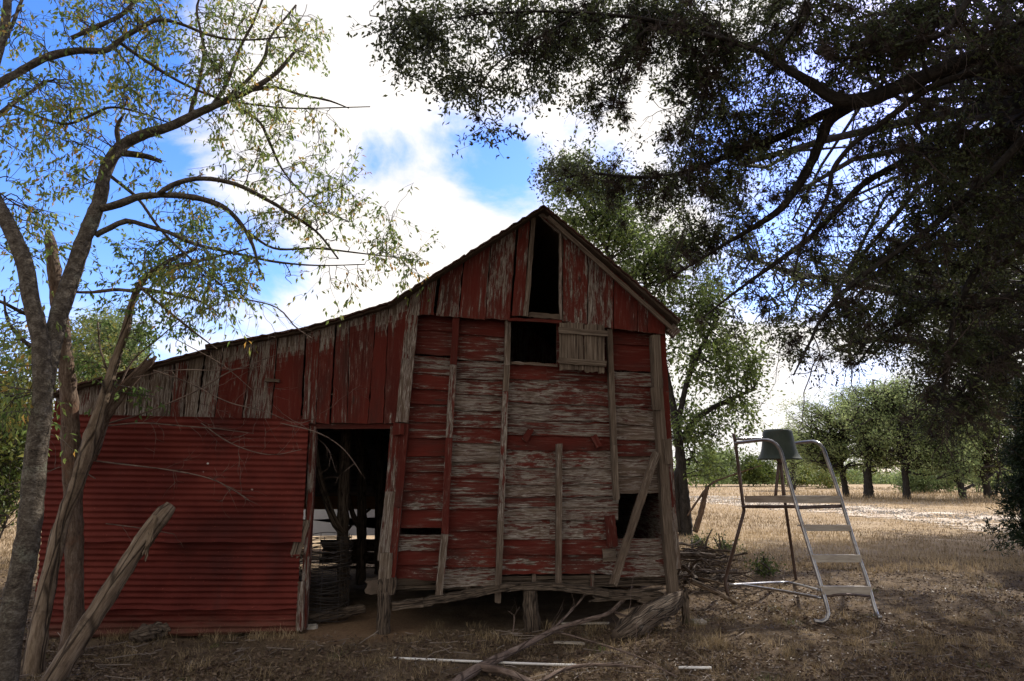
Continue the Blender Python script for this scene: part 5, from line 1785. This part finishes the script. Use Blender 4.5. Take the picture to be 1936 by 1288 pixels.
far_tree('elm_tree', 'green leafy tree with dark forked trunk just behind the right side of the barn', [(1296, 1005, 29), (1294, 960, 25), (1290, 915, 22), (1286, 860, 19), (1278, 800, 16), (1262, 720, 13), (1240, 620, 10), (1215, 520, 6)], 17.5,
         [(1330, 660, 80, 90, 0, 1.2, 46), (1300, 800, 70, 70, 0, 1.2, 40), (1390, 780, 60, 50, 0, 1, 14), (1300, 560, 80, 80, 0, 1.2, 34), (1230, 470, 90, 90, 0, 1.3, 46), (1150, 400, 90, 80, 0, 1.3, 42), (1090, 340, 60, 60, 0, 1, 22), (1390, 660, 60, 70, 0, 1, 12), (1200, 560, 80, 60, 0, 1, 20), (1330, 880, 40, 20, 0, .8, 8), (1420, 700, 30, 40, 0, .6, 5), (1100, 440, 60, 50, 0, 1, 14)],
         M_LOAK2, M_OAK, .13, 2600, 9, seed=31, twl=(.35, 1.0), rb=.03, tint=(.0, .75),
         extra=[([(1282, 1005, 20), (1278, 960, 18), (1276, 915, 16), (1285, 880, 12)], 0, 0), ([(1284, 840, 14), (1320, 790, 12), (1370, 760, 9), (1430, 735, 5)], 0, .4), ([(1280, 810, 12), (1300, 720, 11), (1330, 650, 8), (1360, 600, 4)], 0, -.3), ([(1250, 660, 10), (1180, 540, 9), (1130, 440, 6), (1085, 360, 3)], 0, .3)])
# bare leaning stem and its low branch beside the elm
b0 = D(1315, 1005, 17.3); b0[2] = 0
mb = MB()
limb(mb, pixlimb([(1314, 1006, 11), (1325, 970, 11), (1332, 940, 10), (1337, 920, 8)], 17.3, 17.2), S=8)
limb(mb, pixlimb([(1300, 975, 4), (1320, 945, 5), (1345, 915, 5), (1380, 900, 3), (1440, 880, 2)], 17.3, 17.0), S=6)
lone('bare_sapling', mb, M_SNAG, 'bare broken sapling leaning beside the tree behind the barn', 'sapling', b0, smooth=True)

OAKG = 'oaks across the dry field'


def tiers(cx, cy, rx, ry, n, seed, k=1.0):
    """flat foliage shelves at random inside an uneven envelope"""
    r = np.random.default_rng(seed)
    out = []
    for i in range(n):
        a, q = r.uniform(0, 6.283), r.uniform(0, 1) ** .5
        x, y = cx + math.cos(a) * q * rx, cy + math.sin(a) * q * ry
        w = r.uniform(.15, .36) * rx
        out.append((x, y, w, r.uniform(.07, .14) * ry + 2, r.uniform(-2.5, 2.5), r.uniform(.8, 2.0), max(3, int(r.uniform(5, 12) * k))))
    return out


for (lab, rows, dep_, env, seed_, tint_) in (
    ('broad light green oak at the left of the oaks across the dry field', [(1600, 930, 14), (1594, 900, 12), (1590, 870, 11), (1600, 830, 8), (1620, 790, 5)], 45, (1585, 822, 120, 72, 44), 141, (.5, 1)),
    ('dense middle oak with a thick grey trunk across the dry field', [(1642, 938, 22), (1641, 910, 18), (1640, 880, 16), (1650, 830, 12), (1665, 750, 7)], 43, (1680, 800, 100, 82, 44), 142, (.3, 1)),
    ('oak with a short straight trunk under the hanging dark boughs, across the dry field', [(1714, 942, 17), (1713, 915, 14), (1710, 880, 13), (1715, 830, 9), (1730, 770, 6)], 41, (1755, 822, 90, 72, 34), 143, (.45, 1)),
    ('rightmost oak with a leaning brown trunk beside the dark cedar', [(1868, 940, 17), (1862, 905, 15), (1850, 880, 13), (1835, 850, 10), (1820, 800, 6)], 42, (1870, 815, 95, 78, 34), 144, (.3, 1)),
    ('thin dark trunked oak between two thicker oaks across the dry field', [(1822, 942, 16), (1815, 915, 14), (1806, 890, 12), (1795, 850, 9), (1780, 800, 6)], 40, (1805, 818, 70, 80, 24), 145, (.2, .9)),
    ('small pale green tree behind the ladder hopper at the far side of the field', [(1500, 920, 9), (1500, 895, 8), (1498, 850, 6)], 62, (1495, 850, 45, 48, 18), 146, (.6, 1)),
):
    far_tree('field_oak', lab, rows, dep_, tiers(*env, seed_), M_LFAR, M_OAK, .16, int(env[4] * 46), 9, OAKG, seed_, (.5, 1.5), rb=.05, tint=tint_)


# far wood that closes the field: one unbroken band of green
mb = MB()
rng_ = np.random.default_rng(77)
fx = np.concatenate([rng_.uniform(-200, 20, 260), rng_.uniform(1240, 2150, 1300)])
c_ = np.array([D(x_, 918, 95) for x_ in fx])
top = 2.2 + 1.5 * (np.sin(fx * .021) + np.sin(fx * .057 + 1) * .6 + np.sin(fx * .13) * .3)
c_[:, 2] = rng_.uniform(0, 1, len(fx)) ** .8 * np.maximum(top, .9)
c_[:, 1] += rng_.uniform(0, 8, len(fx))
k_ = 26
P_ = np.repeat(c_, k_, axis=0) + rng_.normal(0, .55, (len(c_) * k_, 3))
P_[:, 2] = np.abs(P_[:, 2])
leaves(mb, P_, rng_.normal(0, 1, P_.shape), rng_.uniform(.25, .45, len(P_)), rng_.uniform(.14, .24, len(P_)), np.clip(np.repeat(rng_.uniform(.1, .9, len(c_)), k_) + rng_.normal(0, .1, len(P_)), 0, 1))
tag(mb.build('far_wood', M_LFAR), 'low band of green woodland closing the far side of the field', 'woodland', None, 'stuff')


def bush(name, label, px, py, depth, spec, leaf, n, mat=None, seed=1, tint=(.1, .9), group=None):
    base = D(px, py, depth); base[2] = 0
    t = Thing(name, label, 'bush', base, group)
    rng = np.random.default_rng(seed)
    mb = MB()
    L = []
    for k in range(6):
        e = D(px + rng.uniform(-25, 25), py - rng.uniform(15, 40), depth + rng.uniform(-.5, .5))
        b_ = base + np.array([rng.normal(0, .1), rng.normal(0, .1), -.05])
        L.append(limb(mb, [(*b_, .03), (*(b_ * .5 + e * .5 + rng.normal(0, .05, 3)), .022), (*e, .01)], n=8, S=5))
    t.part('stem', mb, M_TWIG)
    tg = ell_points(spec, rng)
    P1, R1 = reach(L, tg, 7, .15, .012, rng)
    P2, R2 = spawn(P1, None, n, .2, 1, leaf * 2, leaf * 7, 5, .7, (0, 0, .1), .25, 0, .004, rng)
    mb = MB(); tubes(mb, P1, R1, 4); tubes(mb, P2, R2, 3)
    t.part('branches', mb, M_TWIG)
    mb = MB()
    scatter_leaves(mb, P2, 10, leaf, leaf * .5, .2, .6, tint[0], tint[1], .05, rng, .5, leaf * .7)
    t.part('crown', mb, mat or M_LBUSH)


BG = 'bushes along the far edge of the field'
bush('field_bush', 'wide green bush left of the ladder at the far edge of the field', 1360, 917, 80, [(1350, 878, 45, 32, 80, 4, 40)], .32, 800, M_LFAR, 51, (.1, .7), BG)
bush('field_bush', 'bright green bush behind the ladder rails at the far edge of the field', 1425, 917, 82, [(1425, 888, 50, 26, 82, 4, 40)], .32, 800, M_LBUSH, 52, (.0, .6), BG)
bush('field_bush', 'yellow green bush behind the ladder treads at the far edge of the field', 1500, 918, 80, [(1505, 893, 45, 24, 80, 4, 36)], .32, 700, M_LBUSH, 53, (.2, .8), BG)
bush('field_bush', 'bright bush glowing between the oak trunks across the field', 1570, 922, 70, [(1565, 898, 40, 24, 70, 4, 30), (1780, 900, 30, 20, 70, 3, 4)], .28, 600, M_LBUSH, 54, (.2, .9), BG)
bush('field_bush', 'dark green scrub under the middle oaks across the field', 1760, 930, 55, [(1750, 905, 60, 26, 55, 3, 40)], .24, 800, M_LFAR, 55, (.0, .5), BG)
bush('field_bush', 'green scrub behind the leaning oak trunk near the cedar', 1850, 930, 56, [(1880, 895, 60, 36, 56, 3, 44)], .24, 900, M_LFAR, 56, (.0, .6), BG)
bush('yellow_bush', 'yellow green shrub behind the shed at the far left', -10, 1010, 10.5, [(10, 700, 70, 120, 10.5, 1, 60), (0, 840, 90, 80, 10.5, 1, 50), (60, 800, 50, 120, 10.8, .8, 26)], .085, 1500, M_LBUSH, 57, (.0, .95))
bush('yellow_bush', 'shrub with yellowing leaves between the hackberry and the dead tree, behind the shed', 160, 1000, 13, [(165, 660, 55, 90, 13, 1, 40), (215, 700, 50, 60, 13, 1, 22)], .085, 800, M_LBUSH, 58, (.2, 1))
far_tree('grey_tree', 'dusty grey green tree rising behind the low end of the shed roof', [(240, 930, 26), (240, 850, 22), (238, 760, 18), (236, 690, 12)], 22,
         [(240, 650, 60, 50, 0, 1.5, 40), (200, 610, 50, 40, 0, 1.5, 20), (150, 690, 60, 60, 0, 1.5, 24)], M_LFAR, M_OAK, .13, 1200, 9, None, 47, (.3, .8), rb=.03, tint=(.2, .8))


# --- second live oak, deeper on the right, its shade covers the near field
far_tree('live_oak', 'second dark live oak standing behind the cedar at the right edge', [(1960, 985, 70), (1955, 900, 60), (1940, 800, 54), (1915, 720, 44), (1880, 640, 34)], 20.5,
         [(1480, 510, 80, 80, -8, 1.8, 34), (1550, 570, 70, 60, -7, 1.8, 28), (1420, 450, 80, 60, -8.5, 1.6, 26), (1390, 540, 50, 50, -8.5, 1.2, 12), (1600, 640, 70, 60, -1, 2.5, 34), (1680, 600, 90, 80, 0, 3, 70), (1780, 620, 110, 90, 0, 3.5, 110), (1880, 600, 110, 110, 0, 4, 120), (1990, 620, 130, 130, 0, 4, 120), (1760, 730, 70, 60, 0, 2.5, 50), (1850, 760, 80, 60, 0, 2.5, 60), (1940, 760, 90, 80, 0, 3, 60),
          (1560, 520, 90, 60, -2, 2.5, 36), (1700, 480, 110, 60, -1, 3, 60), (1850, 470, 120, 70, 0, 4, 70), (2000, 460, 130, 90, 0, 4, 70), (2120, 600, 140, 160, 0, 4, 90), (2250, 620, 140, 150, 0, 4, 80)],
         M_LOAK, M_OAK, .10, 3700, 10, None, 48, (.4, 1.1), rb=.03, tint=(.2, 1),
         extra=[([(1930, 740, 30), (1780, 590, 24), (1640, 540, 18), (1520, 520, 11), (1420, 490, 5)], 0, -8.5), ([(1935, 790, 34), (1860, 700, 30), (1780, 660, 24), (1690, 640, 16), (1610, 650, 8)], 0, -2), ([(1920, 730, 30), (1840, 600, 26), (1740, 540, 18), (1640, 520, 9)], 0, -1), ([(1945, 820, 26), (1880, 780, 22), (1810, 760, 14), (1750, 760, 7)], 0, -1),
                ([(1955, 800, 40), (2060, 700, 34), (2180, 640, 22), (2280, 620, 12)], 0, 0)])


WG = 'green weeds by the brush pile'
for k_, (lab_, wx, wy, sp_) in enumerate((('small green weed growing just behind the brush pile', 1372, 1048, 30), ('leafy green weed growing between the brush pile and the ladder brace', 1442, 1092, 34), ('little green weed close to the barn corner behind the brush pile', 1322, 1040, 18))):
    g_ = G(wx, wy)
    bush('green_weed', lab_, wx, wy, g_[1], [(wx, wy - 14, sp_ * .6, 13, g_[1], .15, 9)], .05, 46, M_LBUSH, 90 + k_, (0, .35), WG)


# --- cedar at the right edge
def cedar():
    base = D(2000, 1010, 12.5); base[2] = 0
    t = tree_thing('cedar_tree', 'dark bushy cedar hugging the right edge of the field', base)
    rng = np.random.default_rng(61)
    mb = MB()
    tk = np.array([[*base, .16], [*(base + [0, 0, 1]), .13], [*(base + [.05, 0, 2.4]), .09], [*(base + [0, .05, 3.6]), .03]])
    tk[0, 2] = -.1
    L = [limb(mb, tk, S=9)]
    t.part('trunk', mb, M_OAK, smooth=True)
    n = 340
    z = rng.uniform(.25, 3.4, n)
    r = (1.15 - .28 * z) * np.sqrt(rng.uniform(.2, 1, n)) * rng.uniform(.75, 1.15, n)
    a = rng.uniform(0, 6.28, n)
    tg = np.stack([base[0] + r * np.cos(a), base[1] + r * np.sin(a), z], -1)
    P1, R1 = reach(L, tg, 7, .1, .012, rng)
    P2, R2 = spawn(P1, None, 3400, .25, 1, .12, .35, 5, .5, (0, 0, .15), .2, .03, .004, rng)
    mb = MB(); tubes(mb, P1, R1, 4)
    t.part('branches', mb, M_OTWIG)
    mb = MB()
    scatter_leaves(mb, P2, 14, .10, .022, .0, .45, .0, .9, .05, rng, .3, .02)
    t.part('crown', mb, M_LCEDAR)


cedar()

# ------------------------------------------------------------------ ground cover
def blades(mb, P, H, Wd, lean, tint, rng):
    n = len(P)
    a = rng.uniform(0, 6.283, n)
    side = np.stack([np.cos(a), np.sin(a), np.zeros(n)], -1)
    bend = nrm(rng.normal(0, 1, (n, 3)) * [1, 1, 0]) * lean[:, None]
    up = nrm(np.array([0, 0, 1.0]) + bend * .6)
    m = P + up * (H * .55)[:, None]
    tip = m + nrm(up + bend) * (H * .5)[:, None]
    w = (side * Wd[:, None] / 2)
    v = np.stack([P - w, P + w, m + w * .75, m - w * .75, tip], 1)
    b = mb.verts(v)
    k = b + np.arange(n)[:, None] * 5
    mb.quads(k + np.array([0, 1, 2, 3]), None, 0, tint)
    mb.tris(k + np.array([3, 2, 4]), None, 0, tint)


def outside_barn(p):
    q = p[:, :2] - W(1000, 1100)[:2]
    u = q @ WE[:2]
    v = -(q @ WN[:2])
    lft = (W(84, 1100) - W(1000, 1100)) @ WE
    rgt = (W(1265, 1100) - W(1000, 1100)) @ WE
    return ~((u > lft) & (u < rgt) & (v > 0) & (v < DEEP))


def scatter_ground(n, y0, y1, power, rng, xm=1.0):
    """points on the ground, thinning with distance"""
    t = rng.uniform(0, 1, n)
    y = (y0 ** (1 - power) + t * (y1 ** (1 - power) - y0 ** (1 - power))) ** (1 / (1 - power))
    x = rng.uniform(-.9, .95, n) * y * xm
    p = np.stack([x, y, ground_z(x, y)], -1)
    return p[outside_barn(p)]


def cover():
    rng = np.random.default_rng(71)
    dirt_c = G(650, 1185)
    # fallen leaves near the camera
    p = scatter_ground(95000, 3.2, 13, 1.35, rng)
    dd = np.hypot(p[:, 0] - dirt_c[0], (p[:, 1] - dirt_c[1]) * 1.3)
    p = p[rng.uniform(0, 1, len(p)) < np.clip(dd / 1.6 - .25, .04, 1)]
    patch = np.sin(p[:, 0] * 2.1 + np.sin(p[:, 1] * 1.7)) + np.sin(p[:, 1] * 3.1 + p[:, 0]) 
    p = p[rng.uniform(-2.4, 1.6, len(p)) < patch + .4]
    mb = MB()
    d = nrm(np.stack([rng.normal(0, 1, len(p)), rng.normal(0, 1, len(p)), rng.normal(0, .22, len(p))], -1))
    p[:, 2] += rng.uniform(.003, .02, len(p))
    leaves(mb, p, d, rng.uniform(.025, .065, len(p)), rng.uniform(.014, .03, len(p)), np.clip(rng.normal(.45, .33, len(p)), 0, 1), .7)
    tag(mb.build('fallen_leaves', M_LITTER), 'brown dead leaves littering the shaded foreground', 'leaf litter', None, 'stuff')
    # small sticks
    p = scatter_ground(1500, 3.4, 11, 1.3, rng)
    d = nrm(np.stack([rng.normal(0, 1, len(p)), rng.normal(0, 1, len(p)), rng.normal(0, .08, len(p))], -1))
    L = rng.uniform(.06, .3, len(p))
    P = p[:, None, :] + np.linspace(0, 1, 4)[None, :, None] * (d * L[:, None])[:, None, :] + rng.normal(0, .006, (len(p), 4, 3))
    P[..., 2] = np.maximum(P[..., 2], .006) + .006
    mb = MB()
    tubes(mb, P, np.full((len(p), 4), .003) * rng.uniform(.6, 1.6, (len(p), 1)), 4)
    tag(mb.build('ground_twigs', M_DRYTWIG), 'small dry twigs scattered over the litter', 'twigs', None, 'stuff')
    # near sparse grass in tufts
    c = scatter_ground(1900, 3.3, 13, 1.2, rng)
    dd = np.hypot(c[:, 0] - dirt_c[0], (c[:, 1] - dirt_c[1]) * 1.3)
    c = c[rng.uniform(0, 1, len(c)) < np.clip(dd / 1.5 - .3, .02, 1)]
    k = 26
    p = np.repeat(c, k, axis=0) + rng.normal(0, .045, (len(c) * k, 3)) * [1, 1, 0]
    h = np.repeat(rng.uniform(.03, .11, len(c)), k) * rng.uniform(.5, 1.2, len(p))
    mb = MB()
    tn = np.clip(np.repeat(rng.uniform(.05, .75, len(c)), k) + rng.normal(0, .12, len(p)), 0, .93)
    tn[np.repeat(rng.uniform(0, 1, len(c)) < .06, k)] = 1.0
    blades(mb, p, h, np.full(len(p), .0035), np.abs(rng.normal(.7, .4, len(p))), tn, rng)
    # taller tufts at the foot of the walls and beside the stones
    cc = [G(rnd(80, 560), rnd(1200, 1212)) for _ in range(30)] + [G(rnd(1310, 1420), rnd(1180, 1235)) for _ in range(26)] + [G(rnd(760, 1250), rnd(1185, 1215)) for _ in range(16)] + [G(rnd(1400, 1900), rnd(1080, 1250)) for _ in range(50)]
    cc = np.array(cc)
    kk = 40
    p = np.repeat(cc, kk, axis=0) + rng.normal(0, .05, (len(cc) * kk, 3)) * [1, 1, 0]
    blades(mb, p, np.repeat(rng.uniform(.04, .15, len(cc)), kk) * rng.uniform(.5, 1.2, len(p)), np.full(len(p), .0038), np.abs(rng.normal(.6, .35, len(p))), np.clip(np.repeat(rng.uniform(.15, .7, len(cc)), kk) + rng.normal(0, .1, len(p)), 0, .95), rng)
    # matted short grass
    p = scatter_ground(42000, 3.3, 14, 1.3, rng)
    dd = np.hypot(p[:, 0] - dirt_c[0], (p[:, 1] - dirt_c[1]) * 1.3)
    p = p[rng.uniform(0, 1, len(p)) < np.clip(dd / 1.5 - .25, .03, 1)]
    blades(mb, p, rng.uniform(.02, .08, len(p)), np.full(len(p), .004), np.abs(rng.normal(1.4, .6, len(p))), np.clip(rng.normal(.22, .2, len(p)), 0, .9), rng)
    tag(mb.build('dry_grass', M_GRASS), 'sparse dry brown grass in the shaded foreground', 'grass', None, 'stuff')
    # golden field grass
    mb = MB()
    p = scatter_ground(150000, 11, 75, 1.5, rng, 1.0)
    p = p[(p[:, 0] > .12 * p[:, 1]) | (p[:, 0] < -.45 * p[:, 1])]
    q0, q1 = PATH[0], PATH[-1]
    near = np.min(np.stack([np.linalg.norm(p[:, :2] - s_[:2], axis=1) for s_ in PATHS]), axis=0)
    p = p[near > np.where(rng.uniform(0, 1, len(p)) < .3, .1, 1.2 + 1.8 * rng.uniform(0, 1, len(p)))]
    dist = p[:, 1]
    near = np.min(np.stack([np.linalg.norm(p[:, :2] - s_[:2], axis=1) for s_ in PATHS]), axis=0)
    h = rng.uniform(.03, .15, len(p)) * np.clip(.5 + dist / 40, .6, 1.3)
    h = np.where(near < 6, h * .55, h)
    h = np.where((dist > 36) & (dist < 50), h * 2.2, h)
    blades(mb, p, h, .004 + dist * .00055, np.abs(rng.normal(.4, .25, len(p))), np.clip(.5 + .2 * np.sin(p[:, 0] * .5 + p[:, 1] * .31) + rng.normal(0, .15, len(p)), .1, .93), rng)
    tag(mb.build('field_grass', M_GRASS), 'golden dry grass covering the open field beyond the barn', 'grass', None, 'stuff')


# white limestone track across the field
PATH = [G(2080, 1012), G(1936, 988), G(1760, 974), G(1600, 962), G(1450, 952), G(1360, 943), G(1290, 938)]
PATHS = smooth_path(np.array(PATH), 60)


def make_path():
    mb = MB()
    q = smooth_path(np.array(PATH), 160)
    tan = nrm(np.gradient(q, axis=0))
    sd = np.stack([-tan[:, 1], tan[:, 0], np.zeros(len(q))], -1)
    k = np.linspace(-1, 1, 9)
    wl_ = 3.0 + RNG.normal(0, .5, (len(q), 1))
    wr_ = 3.0 + RNG.normal(0, .5, (len(q), 1))
    off = np.where(k < 0, k * wl_, k * wr_)
    P = q[:, None, :] + off[..., None] * sd[:, None, :]
    P[..., 2] = ground_z(P[..., 0], P[..., 1]) + .006
    b = mb.verts(P)
    i, j = np.meshgrid(np.arange(len(q) - 1), np.arange(8), indexing='ij')
    kk = b + i * 9 + j
    mb.quads(np.stack([kk, kk + 1, kk + 10, kk + 9], -1))
    m = mat_noise('limestone_track', [(0.36, (0.36, 0.26, 0.175)), (0.5, (0.50, 0.40, 0.29)), (0.64, (0.70, 0.62, 0.50))], 1.6, (1, .6, 1), bump=.6, bdist=.04)
    tag(mb.build('path', m, smooth=True), None, None, None, 'structure')
    # loose rock on it
    n = 6000
    t = RNG.uniform(0, 1, n)
    c = q[(t * (len(q) - 1)).astype(int)] + sd[(t * (len(q) - 1)).astype(int)] * RNG.normal(0, 1.6, (n, 1))
    mb = MB()
    s = RNG.uniform(.015, .05, n)
    octa = np.array([[1, 0, 0], [0, 1, 0], [-1, 0, 0], [0, -1, 0], [0, 0, .6], [0, 0, -.6]])
    V = c[:, None, :] + octa[None] * s[:, None, None] * RNG.uniform(.6, 1.4, (n, 6, 1)) + np.array([0, 0, .012])
    b = mb.verts(V)
    f = np.array([[0, 1, 4], [1, 2, 4], [2, 3, 4], [3, 0, 4], [1, 0, 5], [2, 1, 5], [3, 2, 5], [0, 3, 5]])
    mb.tris((b + np.arange(n)[:, None, None] * 6 + f[None]).reshape(-1, 3))
    tag(mb.build('gravel', M_STONE), 'broken white limestone scattered along the track', 'gravel', None, 'stuff')


make_path()
cover()
